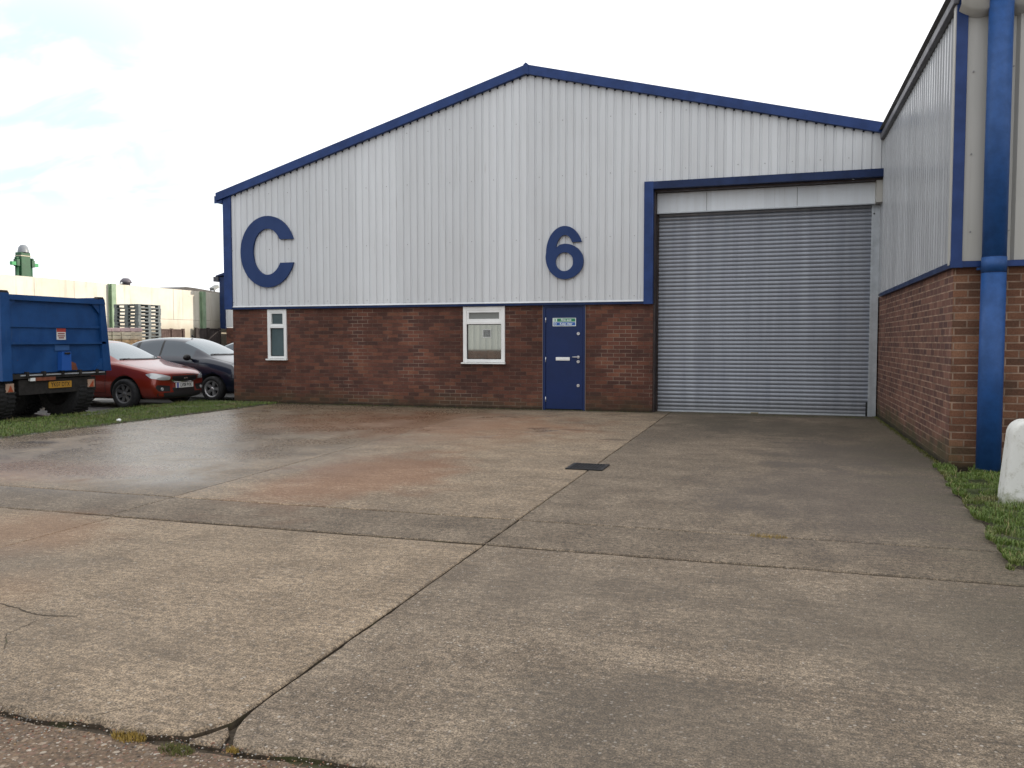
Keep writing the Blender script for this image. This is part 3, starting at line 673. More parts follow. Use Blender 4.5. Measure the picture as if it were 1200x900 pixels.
# letter C and number 6
def arc(cx, cz, rx, rz, a0, a1, n=48):
    return [(cx + rx * math.cos(R(a0 + (a1 - a0) * i / n)), cz + rz * math.sin(R(a0 + (a1 - a0) * i / n))) for i in range(n + 1)]
cx, cz, orx, orz, irx, irz = -10.455, 3.30, .675, .77, .365, .495
at_ = lambda h, rz: math.degrees(math.asin(h / rz))
oa, ia = at_(.255, orz), at_(.255, irz); ob, ib = at_(.245, orz), at_(.245, irz)
C = arc(cx, cz, orx, orz, oa, 360 - ob) + arc(cx, cz, irx, irz, 360 - ib, ia)
b = MB(); b.prism(C, 15.69, 15.742, M_SIGN); b.build('letter_c', wh)
cx = -3.845
six = arc(cx, 3.075, .365, .505, 22, 180, 40) + arc(cx, 3.0, .375, .44, 180, 270, 24)[0:] + arc(cx, 2.90, .375, .34, 270, 450, 44)[1:]
six += [(cx - .09, 3.225), (cx - .16, 3.17)]
six += arc(cx + .005, 3.105, .175, .300, 168, 32, 30)
hole = arc(cx, 2.895, .175, .18, 0, 360, 40)[:-1]
b = MB(); b.prism(six, 15.69, 15.742, M_SIGN, holes=[hole]); b.build('number_six', wh)
# roller shutter bay
YS = 16.20
b = MB(); b.box((-2.315, 15.69, ZB - .04), (-2.145, 15.83, 4.33), M_BLUE); b.box((-2.145, 15.69, 4.195), (1.80, 15.83, 4.33), M_BLUE_D)
b.box((-2.315, 15.693, 4.196), (-2.145, 15.828, 4.335), M_BLUE); b.build('door_surround', wh)
b = MB(); b.box((-2.148, 15.83, -.02), (-2.12, 16.25, 4.19), M_BROWN); b.box((-2.145, 15.832, 4.16), (1.80, 16.3, 4.194), M_BROWN); b.build('reveal', wh)
b = MB(); b.box((-2.115, 16.02, 3.79), (1.72, 16.10, 4.158), M_HOOD, bev=.006); b.box((-2.115, 16.015, 3.775), (1.72, 16.11, 3.79), M_GUIDE)
b.cyl((-1.2, 16.018, 4.14), (-1.2, 16.018, 3.80), .003, M_DARK, 6); b.cyl((.4, 16.018, 4.14), (.4, 16.018, 3.80), .003, M_DARK, 6); b.build('shutter_hood', wh)
sh_ = None
b = MB(); ps = .0742; n = int(3.74 / ps)
for k in range(n + 1):
    z0 = .03 + k * ps; prof = []
    for j in range(9):
        a = j / 8; prof.append((YS - .011 * math.sin(math.pi * a) ** .8, z0 + ps * .93 * a))
    prof += [(YS + .004, z0 + ps * .95), (YS + .004, z0 + ps)]
    x0, x1 = -2.10, 1.67
    nx = 8
    for (ya, za), (yb, zb_) in zip(prof, prof[1:]):
        for i in range(nx):
            xa, xb = x0 + (x1 - x0) * i / nx, x0 + (x1 - x0) * (i + 1) / nx
            b.poly([(xa, ya, za), (xb, ya, za), (xb, yb, zb_), (xa, yb, zb_)], M_GALV, True)
shu = b.build('roller_shutter', wh)
b = MB(); b.box((-2.10, 16.17, .004), (1.67, 16.215, .035), M_GUIDE, bev=.004); b.build('bottom_rail', shu)
b = MB(); b.box((-.36, 16.155, .008), (-.22, 16.172, .03), mat('brass_latch', (.25, .21, .13), .5, .6)); b.build('latch', shu)
b = MB(); b.box((1.63, 16.14, .01), (1.685, 16.172, .26), M_BLACK); b.build('rubber_buffer', shu)
b = MB(); b.box((1.672, 16.12, 0), (1.80, 16.20, 3.78), M_GUIDE, bev=.004); b.box((1.66, 16.11, 0), (1.70, 16.125, 3.77), M_GUIDE); b.cyl((1.70, 16.11, 3.62), (1.70, 16.10, 3.62), .014, M_DARK, 8); b.build('shutter_guide', wh)
b = MB(); b.box((-2.12, 16.12, 0), (-2.095, 16.20, 3.78), M_BROWN); b.build('shutter_guide', wh)
b = MB(); b.box((1.70, 15.832, 3.78), (1.80, 16.119, 4.158), M_CLAD_FRONT); b.box((-2.15, 16.26, 0), (1.8, 16.3, 4.2), M_DARK); b.build('shutter_backing', wh)

# ------------------------------------------------------------------ the neighbouring unit on the right
XR_, YC = 1.82, 9.80
nb = thing('warehouse', 'grey ribbed warehouse unit at the right with orange brick corner and blue downpipe', 'warehouse', (8, 20, 0))
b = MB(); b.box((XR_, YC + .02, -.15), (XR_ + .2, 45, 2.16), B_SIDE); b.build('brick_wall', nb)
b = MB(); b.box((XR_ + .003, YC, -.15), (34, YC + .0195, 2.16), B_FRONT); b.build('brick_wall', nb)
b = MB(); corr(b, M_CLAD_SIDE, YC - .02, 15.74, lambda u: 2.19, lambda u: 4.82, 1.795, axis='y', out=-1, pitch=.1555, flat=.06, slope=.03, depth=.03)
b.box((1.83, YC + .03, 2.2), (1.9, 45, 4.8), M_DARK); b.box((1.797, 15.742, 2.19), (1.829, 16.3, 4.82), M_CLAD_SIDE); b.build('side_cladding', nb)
b = MB(); corr(b, M_CLAD_FRONT, 1.885, 34, lambda u: 2.20, lambda u: 5.6, 9.745, axis='x', out=-1, pitch=.48, flat=.365, slope=.03, depth=.04, phase=0)
b.box((1.885, 9.80, 2.2), (34, 9.85, 5.6), M_DARK)
for x_, z_ in ((1.945, 4.14), (1.955, 2.50), (2.31, 4.16), (2.31, 2.5), (1.945, 3.3)): b.cyl((x_, 9.746, z_), (x_, 9.735, z_), .009, M_SCREW, 8)
b.build('front_cladding', nb)
b = MB(); b.box((1.775, 9.72, 2.16), (1.882, 9.79, 4.93), M_BLUE, bev=.004); b.box((1.765, 9.735, 2.16), (1.775, 9.83, 4.93), M_CLAD_FRONT); b.build('corner_trim', nb)
b = MB(); b.box((1.77, 9.735, 2.13), (1.82, 15.72, 2.19), M_BLUE_D); b.box((1.885, 9.715, 2.135), (34, 9.80, 2.195), M_BLUE); b.box((1.77, 9.70, 2.13), (1.885, 9.732, 2.2), M_BLUE); b.build('drip_flashing', nb)
b = MB(); b.box((1.735, 9.70, 4.83), (1.79, 45, 4.93), mat('grey_gutter', (.10, .10, .115), .5, vary=.2), bev=.01); b.build('gutter', nb)
b = MB()   # rounded soffit pieces of the profiled roof sheet above the front wall
zz = lambda x: 4.80 - .085 * abs(math.sin((x - 1.78) / .37 * math.pi * .92)) ** .8
xs = [1.79 + i * .0185 for i in range(140)]
for a, c in zip(xs, xs[1:]):
    b.poly([(a, 9.60, zz(a)), (c, 9.60, zz(c)), (c, 9.80, zz(c) - .05), (a, 9.80, zz(a) - .05)], M_CLAD_FRONT, True)
    b.poly([(a, 9.60, zz(a)), (c, 9.60, zz(c)), (c, 9.60, 5.05), (a, 9.60, 5.05)], M_CLAD_FRONT, True)
b.build('eaves_soffit', nb)
b = MB()
rz_ = lambda x: 5.0 + .28 * (x - 1.8) if x < 17 else 5.0 + .28 * 15.2 - .28 * (x - 17)  # unseen ridge and width extended so the roof keeps the yard in shade
for xa, xb in ((1.7, 17), (17, 34)): b.poly([(xa, 9.62, rz_(xa)), (xb, 9.62, rz_(xb)), (xb, 45, rz_(xb)), (xa, 45, rz_(xa))], M_ROOF)
b.poly([(1.8, 9.79, 4.9), (34, 9.79, 4.9), (34, 9.79, rz_(34)), (17, 9.79, rz_(17)), (1.8, 9.79, 5.0)], M_CLAD_FRONT)
b.build('roof', nb)
b = MB(); b.cyl((2.155, 9.615, .02), (2.155, 9.615, 2.06), .115, M_PIPE, 32); b.cyl((2.155, 9.615, 2.06), (2.155, 9.615, 4.90), .112, M_PIPE, 32)
b.cyl((2.155, 9.615, 2.07), (2.155, 9.615, 2.22), .1165, M_PIPE, 32); b.cyl((2.155, 9.615, 2.222), (2.155, 9.615, 2.226), .1135, M_BLUE_D, 32); b.cyl((2.155, 9.615, 2.062), (2.155, 9.615, 2.067), .1165, M_BLUE_D, 32); b.cyl((2.155, 9.615, 4.80), (2.155, 9.615, 4.95), .125, M_PIPE, 32)
b.build('downpipe', nb)
b = MB()
b.box((2.02, 9.70, 2.10), (2.29, 9.735, 2.125), M_PIPE)
b.build('pipe_bracket', nb)

# bollard
b = MB()
def bol_f(N, bb):
    p = N.pos(); n = N.noise(p, 14, 6, .7); f = N.noise(p, 45, 4, .75); z = N.sep(p)[2]
    c = N.mix(N.rng(n, .5, .72), (.66, .66, .63), (.48, .47, .42)); c = N.mix(N.rng(f, .66, .73), c, (.10, .085, .065))
    c = N.mix(N.math('MULTIPLY', N.rng(N.math('SUBTRACT', n, N.math('MULTIPLY', z, 2)), .2, .5), .7), c, (.14, .16, .05))
    N.put(bb.inputs['Base Color'], c); bb.inputs['Roughness'].default_value = .75; N.put(bb.inputs['Normal'], N.bump(f, .5, .004))
M_BOL = mat('painted_stone', build=bol_f)
prof = []; H, WT, WB = .71, .135, .19; cr = .10
for i in range(9):
    a = R(90 * i / 8); prof.append((WT - cr + cr * math.cos(R(90) - a) , H - cr + cr * math.sin(R(90) - a) if 0 else H - cr * (1 - math.cos(a))))
t = bmesh.new()
outline = [(-WB, -.05), (WB, -.05)] + [(WB - (WB - WT) * k / 6, .0 + (H - .13) * k / 6) for k in range(7)] + [((WT - .115) + .115 * math.cos(R(a)), H - .13 + .13 * math.sin(R(a))) for a in range(10, 91, 10)] + [(-(WT - .115) + .115 * math.cos(R(a)), H - .13 + .13 * math.sin(R(a))) for a in range(90, 180, 10)] + [(-WT - (WB - WT) * k / 6, (H - .13) * (1 - k / 6)) for k in range(7)]
fr = [t.verts.new((x_, -.12, z_)) for x_, z_ in outline]; f = t.faces.new(fr); ext = bmesh.ops.extrude_face_region(t, geom=[f])
for v in ext['geom']:
    if isinstance(v, bmesh.types.BMVert): v.co.y += .24
bmesh.ops.recalc_face_normals(t, faces=t.faces[:])
es = [e for e in t.edges if len(e.link_faces) == 2 and abs(e.verts[0].co.y - e.verts[1].co.y) < 1e-6]
bmesh.ops.bevel(t, geom=es, offset=.035, segments=4, affect='EDGES', profile=.5)
b.bm(t, M_BOL, Matrix.Translation((2.045, 7.87, 0)), True)
tag(b.build('bollard'), 'white painted stone bollard with rounded top on the grass by the downpipe', 'bollard')

# ------------------------------------------------------------------ left background
# precast wall with green posts
cw = thing('boundary_wall', 'tall sunlit concrete wall with green steel posts behind the parked cars', 'wall', (-27.3, 30, 0))
b = MB(); XW = -27.3
ys = [.5, 6.4, 12.2, 17.8, 23.4, 29.18, 35.15, 41, 47, 53]
for i, (a, c) in enumerate(zip(ys, ys[1:])):
    for z0, z1 in ((-.1, 1.20), (1.212, 2.40), (2.412, 3.85)):
        n = 3 if z0 > 2 else 2
        for k in range(n):
            b.box((XW - .2, a + (c - a) * k / n + .006, z0), (XW + random.uniform(-.008, .008), a + (c - a) * (k + 1) / n - .006, z1), M_WALL)
b.build('wall_panels', cw)
for a in ys[2:-2]:
    b = MB(); b.box((XW + .02, a - .12, -.1), (XW + .06, a + .12, 3.84), M_GREENPOST); b.box((XW + .06, a - .03, -.1), (XW + .2, a + .03, 3.84), M_GREENPOST); b.box((XW + .2, a - .12, -.1), (XW + .22, a + .12, 3.84), M_GREENPOST); b.build('post', cw)
# next unit, far behind; hidden width cut to lessen shadow on the wall
n2 = thing('warehouse', 'distant matching unit with blue corner trim, mostly hidden behind the main unit', 'warehouse', (-20, 38, 0))
b = MB(); b.box((-26.46, 36.02, -.1), (-24.2, 60, 2.03), B_MAIN); b.build('brick_wall', n2)
b = MB(); corr(b, M_CLAD, -26.46, -24.2, lambda u: 2.06, lambda u: 4.6, 36.0, out=-1); b.box((-26.74, 36.05, 2.05), (-26.6, 60, 4.6), M_CLAD); b.build('cladding', n2)
b = MB(); b.box((-26.76, 35.93, 2.0), (-26.46, 36.05, 4.6), M_BLUE_D); b.build('corner_trim', n2)
b = MB(); b.box((-27.06, 35.85, 4.38), (-26.77, 60, 4.62), mat('dark_gutter', (.04, .04, .05), .5)); b.build('gutter', n2)
b = MB(); b.prism([(-26.95, 4.63), (-26.2, 4.72), (-24.1, 4.72), (-24.1, 4.86), (-26.3, 4.86), (-26.95, 4.68)], 35.88, 60, M_BLUE_D); b.build('roof', n2)
# brown panel fences
M_FB = mat('brown_fence_boards', (.06, .032, .025), .7, vary=.3, vscale=3)
M_FD = mat('dark_fence_boards', (.03, .022, .021), .7, vary=.3, vscale=3)
def fence(label, p0, p1, h, m, name='panel_fence'):
    t = thing(name, label, 'fence', (p0[0], p0[1], 0)); b = MB(); d = Vector(p1) - Vector(p0); L = d.length; d.normalize(); nn = max(1, int(L / .14)); nr = Vector((-d.y, d.x))
    for i in range(nn):
        a = Vector(p0) + d * (L * i / nn + .004); c = Vector(p0) + d * (L * (i + 1) / nn - .004); q = nr * .012
        b.prism([(0, 0)] * 0 or [(0, -.05), (1, -.05), (1, h - .02), (0, h - .02)], -.012, .012, m, M=Matrix(((c.x - a.x, nr.x, 0, a.x), (c.y - a.y, nr.y, 0, a.y), (0, 0, 1, 0), (0, 0, 0, 1))))
    b.build('boards', t); b = MB()
    b.prism([(0, h - .02), (1, h - .02), (1, h + .03), (0, h + .03)], -.04, .04, m, M=Matrix(((p1[0] - p0[0], nr.x, 0, p0[0]), (p1[1] - p0[1], nr.y, 0, p0[1]), (0, 0, 1, 0), (0, 0, 0, 1)))); b.build('top_rail', t)
    for k in (0, .5, 1):
        q = Vector(p0) + d * L * k; b = MB(); b.box((q.x - .06, q.y - .06, -.06), (q.x + .06, q.y + .06, h + .06), m); b.build('post', t)
fence('reddish brown board fence panel standing at the foot of the concrete wall', (-26.9, 31.7), (-26.9, 33.3), 1.90, M_FB)
fence('dark brown board fence joining the distant unit to the wall', (-27.1, 34.5), (-26.75, 35.85), 1.97, M_FD)
# grey plastic pallets
M_PAL = mat('grey_plastic', (.115, .135, .14), .5, vary=.15, vscale=2)
def pallet():
    t = thing('pallet', '', 'pallet', (0, 0, 0)); t['group'] = 'grey pallets in one tall stack'
    b = MB(); 
    for i in range(5): b.box((-.55 + i * .23, -.6, .105), (-.55 + i * .23 + .19, .6, .128), M_PAL)
    for y_ in (-.6, -.06, .48): b.box((-.55, y_, .085), (.56, y_ + .12, .1045), M_PAL)
    b.build('deck', t)
    for x_ in (-.55, -.06, .42):
        for y_ in (-.6, -.07, .46):
            b = MB(); b.box((x_, y_, .0205), (x_ + .14, y_ + .14, .0845), M_PAL); b.build('block', t)
    b = MB()
    for x_ in (-.55, -.06, .42): b.box((x_, -.6, 0), (x_ + .14, .6, .02), M_PAL)
    b.build('runner', t)
    return t
p0 = pallet(); ords = ['bottom', 'second', 'third', 'fourth', 'fifth', 'sixth', 'seventh', 'eighth', 'ninth', 'tenth', 'eleventh']
NP = 21
for k in range(NP):
    top = NP - 1 - k
    lab = 'grey plastic pallet, topmost of the tall stack by the wall' if top == 0 else ('grey plastic pallet, lowest of the tall stack by the wall' if k == 0 else (f'grey plastic pallet, {ords[k]} from the bottom of the tall stack' if k < 11 else f'grey plastic pallet, {ords[top]} from the top of the tall stack'))
    loc = (-23.05 + random.uniform(-.02, .02), 26.0 + random.uniform(-.02, .02), -.05 + k * .1335)
    if k == 0: move(p0, loc); p0['label'] = lab
    else: dup(p0, loc, R(random.uniform(-.8, .8)), lab)
# boarded timber stack with three pale wrapped bales on it, left of the pallets
M_TIM = mat('cut_timber', (.42, .28, .15), .75, vary=.35, vscale=8)
M_TIMD = mat('dark_timber', (.09, .06, .045), .75, vary=.3, vscale=8)
M_BALE = mat('pale_wrapped_load', (.50, .44, .33), .55, vary=.2, vscale=5); M_PINK = mat('pink_lid', (.50, .36, .36), .5, vary=.15)
t = thing('timber_stack', 'stack of sawn timber boards behind the red car', 'timber stack', (-20.1, 22.3, -.055))
b = MB()
for lay in range(8):
    for k in range(4):
        yy = 21.95 + k * .25 + random.uniform(-.01, .01); b.box((-21.3 + random.uniform(-.08, .08), yy, -.05 + lay * .175), (-19.35 + random.uniform(-.08, .08), yy + .22, .08 + lay * .175), M_TIM if lay > 5 else M_TIMD, bev=.012)
b.build('boards', t)
b = MB()
for lay in range(7):
    for xx in (-21.1, -20.4, -19.7): b.box((xx, 21.96, .0825 + lay * .175), (xx + .09, 22.9, .1225 + lay * .175), M_TIMD)
b.build('bearers', t)
for i, w_ in enumerate(('left', 'middle', 'right')):
    x0 = -20.86 + i * .37
    t = thing('wrapped_crate', f'pale wrapped crate with pink lid on the timber stack, {w_} of three', 'crate', (x0 + .17, 22.2, 1.31), 0, 'pale crates on the timber stack')
    b = MB()
    for k in range(3): b.box((x0, 21.95, 1.312 + k * .12), (x0 + .34, 22.5, 1.42 + k * .12), M_BALE if k != 0 else M_TIM, bev=.012)
    b.build('bale', t); b = MB(); b.box((x0 - .005, 21.94, 1.675), (x0 + .345, 22.51, 1.80), M_PINK, bev=.015); b.build('lid', t)
# things showing over the wall
M_GR = mat('dark_green_machine', (.012, .075, .028), .45, vary=.2); M_GL = mat('bright_green_lamp', (.04, .30, .10), .4)
t = thing('crane_mast', 'dark green machine mast with two side arms rising above the wall', 'machine', (-45, 41, 0))
b = MB(); b.box((-45.4, 40.75, 0), (-44.9, 41.45, 6.95), M_GR, bev=.04); b.box((-45.42, 40.73, 6.7), (-44.88, 41.47, 6.75), M_BALE); b.box((-45.42, 40.73, 5.35), (-44.88, 41.47, 5.39), M_GR); b.build('mast', t)
b = MB(); b.lathe([(0, .5), (.16, .46), (.27, .32), (.32, .1), (.33, 0)], mat('grey_cap', (.2, .22, .24), .4), 20, Matrix.Translation((-45.1, 41.1, 6.95))); b.build('domed_cap', t)
b = MB()
for y_, s in ((40.55, -1), (41.65, 1)):
    b.cyl((-45.1, y_, 4), (-45.1, y_ - s * .06, 6.2), .09, M_GR, 10, r1=.12)
b.build('ram', t)
for y_, s in ((40.55, -1), (41.65, 1)):
    b = MB(); b.box((-45.2, y_ - .12, 6.05), (-44.9, y_ + .12, 6.5), M_GR, bev=.03); b.cyl((-45.05, y_, 6.5), (-45.05, y_, 6.62), .12, M_GR, 12); b.box((-45.15, min(y_ + s * .12, y_ + s * .42), 6.1), (-44.95, max(y_ + s * .12, y_ + s * .42), 6.32), M_GL); b.build('side_arm', t)
t = thing('ventilator', 'small dark cowl ventilator peeping over the concrete wall', 'ventilator', (-45, 49.7, 0))
b = MB(); b.lathe([(.0, .34), (.2, .32), (.36, .16), (.42, -.02), (.3, -.04), (.3, -6)], mat('grey_cowl', (.10, .09, .11), .5), 16, Matrix.Translation((-45, 49.65, 5.62))); b.build('cowl', t)
b = MB(); b.cyl((-45, 49.1, 5.5), (-45, 49.9, 5.9), .07, M_WHITE, 8); b.build('pipe', t)
t = thing('shed', 'low dark roofed shed showing over the far end of the concrete wall', 'shed', (-48, 60, 0))
b = MB(); b.prism([(54.9, 5.45), (56.2, 5.72), (57.2, 5.70), (66, 5.2), (66, 4.9), (54.9, 5.35)], -45, -60, mat('dark_shed_roof', (.045, .04, .035), .6, vary=.3), M=Matrix(((0, 1, 0, 0), (1, 0, 0, 0), (0, 0, 1, 0), (0, 0, 0, 1)))); b.build('roof', t)
b = MB(); b.box((-59, 55.6, 0), (-45.4, 65.6, 5.0), M_FD); b.build('wall', t)
t = thing('floodlight', 'small floodlight on a bracket above the dark shed roof', 'floodlight', (-45.2, 60, 5.4))
b = MB(); b.cyl((-45.2, 60.0, 5.3), (-45.2, 60.0, 5.75), .05, M_IRON, 8); b.cyl((-45.2, 59.8, 5.35), (-45.2, 60.0, 5.7), .03, M_IRON, 8); b.build('bracket', t)
b = MB(); b.box((-.22, -.35, -.12), (.22, .35, .12), mat('lamp_grey', (.22, .23, .22), .4), M=Matrix.Translation((-45.2, 60.0, 5.88)) @ Matrix.Rotation(R(25), 4, 'X')); b.build('lamp_head', t)

# ------------------------------------------------------------------ cars
M_TYRE = mat('tyre_rubber', (.012, .012, .013), .8, vary=.3, vscale=20)
M_CARGLASS = mat('car_glass', (.26, .30, .32), .05, .65, 1.0)
M_SIDEGL = mat('car_side_glass', (.07, .085, .10), .05, .45, .9)
M_LENS = mat('headlight_lens', (.45, .47, .48), .12, .2, .8, coat=1)
M_CHROME = mat('chrome', (.7, .7, .72), .15, 1)
M_BLKPL = mat('black_plastic', (.012, .012, .013), .5)
M_PLATE = mat('plate_white', (.62, .62, .60), .4); M_PLATEY = mat('plate_yellow', (.42, .22, .03), .45); M_EU = mat('plate_blue', (.02, .05, .3), .4)
M_DULL = mat('dull_alloy', (.16, .16, .165), .45, .7)
def paint(name, col, metal=.35):
    return mat(name, col, .32, metal, .5, coat=1.0)
def wheel(parent, x, y, z, r, w, side, spokes, alloy):
    Mx = Matrix.Translation((x, y, z)) @ Matrix.Rotation(R(-90 * side), 4, 'X')   # local z -> outward
    b = MB(); b.lathe([(r * .62, -w * .5), (r * .86, -w * .52), (r * .97, -w * .42), (r, -w * .25), (r, w * .25), (r * .97, w * .42), (r * .86, w * .52), (r * .66, w * .5), (r * .64, w * .3)], M_TYRE, 40, Mx)
    b.lathe([(0, -w * .45), (r * .64, -w * .45)], M_DARK, 24, Mx)
    o = b.build('wheel', parent)
    b = MB(); b.lathe([(r * .66, w * .49), (r * .62, w * .50), (r * .58, w * .42), (r * .57, w * .1)], alloy, 40, Mx); b.lathe([(0, w * .38), (r * .12, w * .38), (r * .15, w * .30), (r * .15, w * .1)], alloy, 20, Mx)
    b.lathe([(0, w * .02), (r * .60, w * .02)], M_DARK, 30, Mx)
    for k in range(spokes):
        a = 2 * math.pi * k / spokes; A = Mx @ Matrix.Rotation(a, 4, 'Z')
        t = bmesh.new(); bmesh.ops.create_cube(t, size=1)
        for v in t.verts:
            wd = .10 if v.co.x < 0 else .15
            v.co = Vector(((.1 if v.co.x < 0 else .6) * r, v.co.y * wd * r * 2 * .8, w * (.32 if v.co.x < 0 else .40) + (v.co.z - .5) * w * .25))
        b.bm(t, alloy, A)
    b.build('rim', o)
def rounded(pts, n=40):
    """resample closed polygon"""
    P = [Vector(p) for p in pts]; L = [(P[(i + 1) % len(P)] - P[i]).length for i in range(len(P))]; T = sum(L); out = []
    for k in range(n):
        s = T * k / n; i = 0
        while s > L[i]: s -= L[i]; i += 1
        out.append(P[i].lerp(P[(i + 1) % len(P)], s / L[i]))
    for _ in range(1): out = [(out[i - 1] + out[i] * 2 + out[(i + 1) % n]) / 4 for i in range(n)]
    return out
def patch(b, bvh, pts, mode, m, off=.006, n=44, rings=5, side=1):
    """drape a 2-D outline on the body. mode 'front': (y,z) seen from the front; 'side': (x,z) seen from the +-y side; 'top': (x,y)"""
    O = rounded(pts, n); c = sum(O, Vector((0, 0))) / n
    def hit(p):
        if mode == 'front': o, d = Vector((2, p.x, p.y)), Vector((-1, 0, 0))
        elif mode == 'side': o, d = Vector((p.x, 3 * side, p.y)), Vector((0, -side, 0))
        else: o, d = Vector((p.x, p.y, 3)), Vector((0, 0, -1))
        h, nn, i, dist = bvh.ray_cast(o, d)
        if h is None: return None
        if nn.dot(d) > 0: nn = -nn
        return h + nn * off
    rows = []
    for k in range(rings, 0, -1): rows.append([hit(c + (p - c) * k / rings) for p in O])
    h0 = hit(c)
    if h0 is None: return
    vs = []; ok = []
    for r_ in rows:
        for v in r_: ok.append(v is not None); vs.append(v if v is not None else h0)
    vs.append(h0); ok.append(True); fs = []
    for k in range(rings - 1):
        for i in range(n): fs.append((k * n + i, k * n + (i + 1) % n, (k + 1) * n + (i + 1) % n, (k + 1) * n + i))
    for i in range(n): fs.append(((rings - 1) * n + i, (rings - 1) * n + (i + 1) % n, len(vs) - 1))
    fs = [f for f in fs if all(ok[i] for i in f)]
    b.mesh(vs, fs, m, True)
def strip(b, bvh, pts, mode, m, w=.008, off=.004, side=1):
    P = [Vector(p) for p in pts]
    for a, c in zip(P, P[1:]):
        n = max(1, int((c - a).length / .06)); t = (c - a).normalized(); q = Vector((-t.y, t.x)) * w / 2; prev = None
        for i in range(n + 1):
            p = a.lerp(c, i / n); pr2 = []
            for s in (1, -1):
                z_ = p + q * s
                if mode == 'side': o, d = Vector((z_.x, 3 * side, z_.y)), Vector((0, -side, 0))
                elif mode == 'front': o, d = Vector((2, z_.x, z_.y)), Vector((-1, 0, 0))
                else: o, d = Vector((z_.x, z_.y, 3)), Vector((0, 0, -1))
                h, nn, _, _ = bvh.ray_cast(o, d)
                if h is None: pr2 = None; break
                pr2.append(h - d * off)
            if prev and pr2: b.mesh([prev[0], pr2[0], pr2[1], prev[1]], [(0, 1, 2, 3)], m)
            prev = pr2
def car(label, loc, rz, st, glass, col, wx, wr, spokes, front, plate=None, alloy=None, cat='car'):
    root = thing('parked_car', label, cat, (0, 0, 0)); root['group'] = 'cars parked nose to the verge'
    vs = []; nP = 10
    for (x, zb, zm, zbe, zt, ws, wm, wb, wt, bow, tmb) in st:
        half = [(0, zb), (ws * .85, zb), (ws, zb + .09), (wm, zm), (wb, zbe), (wb - .05, zbe + .035)]
        p5 = half[-1]; p7 = (wt, zt - tmb); half += [((p5[0] * .45 + p7[0] * .55), (p5[1] * .5 + p7[1] * .5)), p7, (wt * .6, zt - tmb * .25), (0, zt)]
        ring = half + [(-a, c) for a, c in half[-2:0:-1]]
        for a, c in ring: vs.append((x + bow * (1 - (abs(a) / wm) ** 2.2), a, c))
    nr = 18; fs = []; mi = []
    for k in range(len(st) - 1):
        for i in range(nr):
            fs.append((k * nr + i, k * nr + (i + 1) % nr, (k + 1) * nr + (i + 1) % nr, (k + 1) * nr + i))
            j = i if i < 9 else 17 - i      # segment index on the half section: between point j and j+1
            g_ = 0
            if j in (7, 8) and k in glass['screen']: g_ = 1
            if j in (7, 8) and k in glass['rear']: g_ = 3
            if j in (5, 6) and k in glass['side']: g_ = 2
            mi.append(g_)
    fs.append(tuple(range(nr))[::-1]); mi.append(0); fs.append(tuple((len(st) - 1) * nr + i for i in range(nr))); mi.append(0)
    me = bpy.data.meshes.new('body'); me.from_pydata(vs, [], fs)
    mats = [col, M_CARGLASS, M_CARGLASS.copy() if 0 else M_BLKPL, M_DARK, M_DARK]
    for m_ in (col, M_CARGLASS, M_BLKPL, M_BLKPL, M_DARK): me.materials.append(m_)
    # 5 slots: paint, screen, side glass, rear glass, arch
    me.polygons.foreach_set('material_index', mi); me.update()
    bm = bmesh.new(); bm.from_mesh(me); bmesh.ops.recalc_face_normals(bm, faces=bm.faces); bm.to_mesh(me); bm.free()
    o = bpy.data.objects.new('body', me); COL.objects.link(o)
    s = o.modifiers.new('s', 'SUBSURF'); s.levels = 3; s.render_levels = 3
    cut = []
    for x_ in wx:
        for sd_ in (1, -1):
            bb = MB(); bb.cyl((x_, sd_ * .55, wr + .01), (x_, sd_ * 1.3, wr + .01), wr * 1.17, M_DARK, 40); c = bb.build('cut'); c.data.materials.clear()
            for m_ in (col, M_CARGLASS, M_BLKPL, M_BLKPL, M_DARK): c.data.materials.append(m_)
            for p_ in c.data.polygons: p_.material_index = 4
            q = o.modifiers.new('b', 'BOOLEAN'); q.operation = 'DIFFERENCE'; q.object = c; q.solver = 'EXACT'; cut.append(c)
    bpy.context.view_layer.update(); dg = bpy.context.evaluated_depsgraph_get(); ev = bpy.data.meshes.new_from_object(o.evaluated_get(dg))
    bpy.data.objects.remove(o)
    for c in cut: bpy.data.objects.remove(c)
    bm = bmesh.new(); bm.from_mesh(ev)
    bvh = BVHTree.FromBMesh(bm)
    V = [v.co.copy() for v in bm.verts]; groups = {}
    for f in bm.faces:
        k = f.material_index; c = f.calc_center_median()
        key = {0: 'body', 4: 'body', 1: 'windscreen', 3: 'rear_window'}.get(k)
        if k == 2:
            piece = sum(1 for pz in glass['pillars'] if c.x < pz)
            key = ('side_window', c.y > 0, piece)
            if any(abs(c.x - pz) < .035 for pz in glass['pillars']): key = 'body'; k = 5
        groups.setdefault(key, []).append(([v.index for v in f.verts], {0: col, 4: M_DARK, 1: M_CARGLASS, 3: M_CARGLASS, 2: M_SIDEGL, 5: M_BLKPL}[k], f.normal.copy()))
    bm.free()
    for key, L in groups.items():
        b = MB()
        used = {}
        for ids, m_, _ in L:
            for i in ids: used.setdefault(i, len(used))
        b.v = [tuple(V[i]) for i in used]
        for ids, m_, _ in L: b.f.append(tuple(used[i] for i in ids)); b.m.append(b.mi(m_)); b.smooth.append(True)
        ob = b.build(key if isinstance(key, str) else key[0], root, fix=False)
    for x_ in wx:
        for sd_ in (1, -1): wheel(root, x_, sd_ * (st[len(st) // 2][6] - .105), wr, wr, .2, sd_, spokes, alloy or M_SILVER)
    front(root, bvh)
    root.location = loc; root.rotation_euler = (0, 0, rz)
    return root
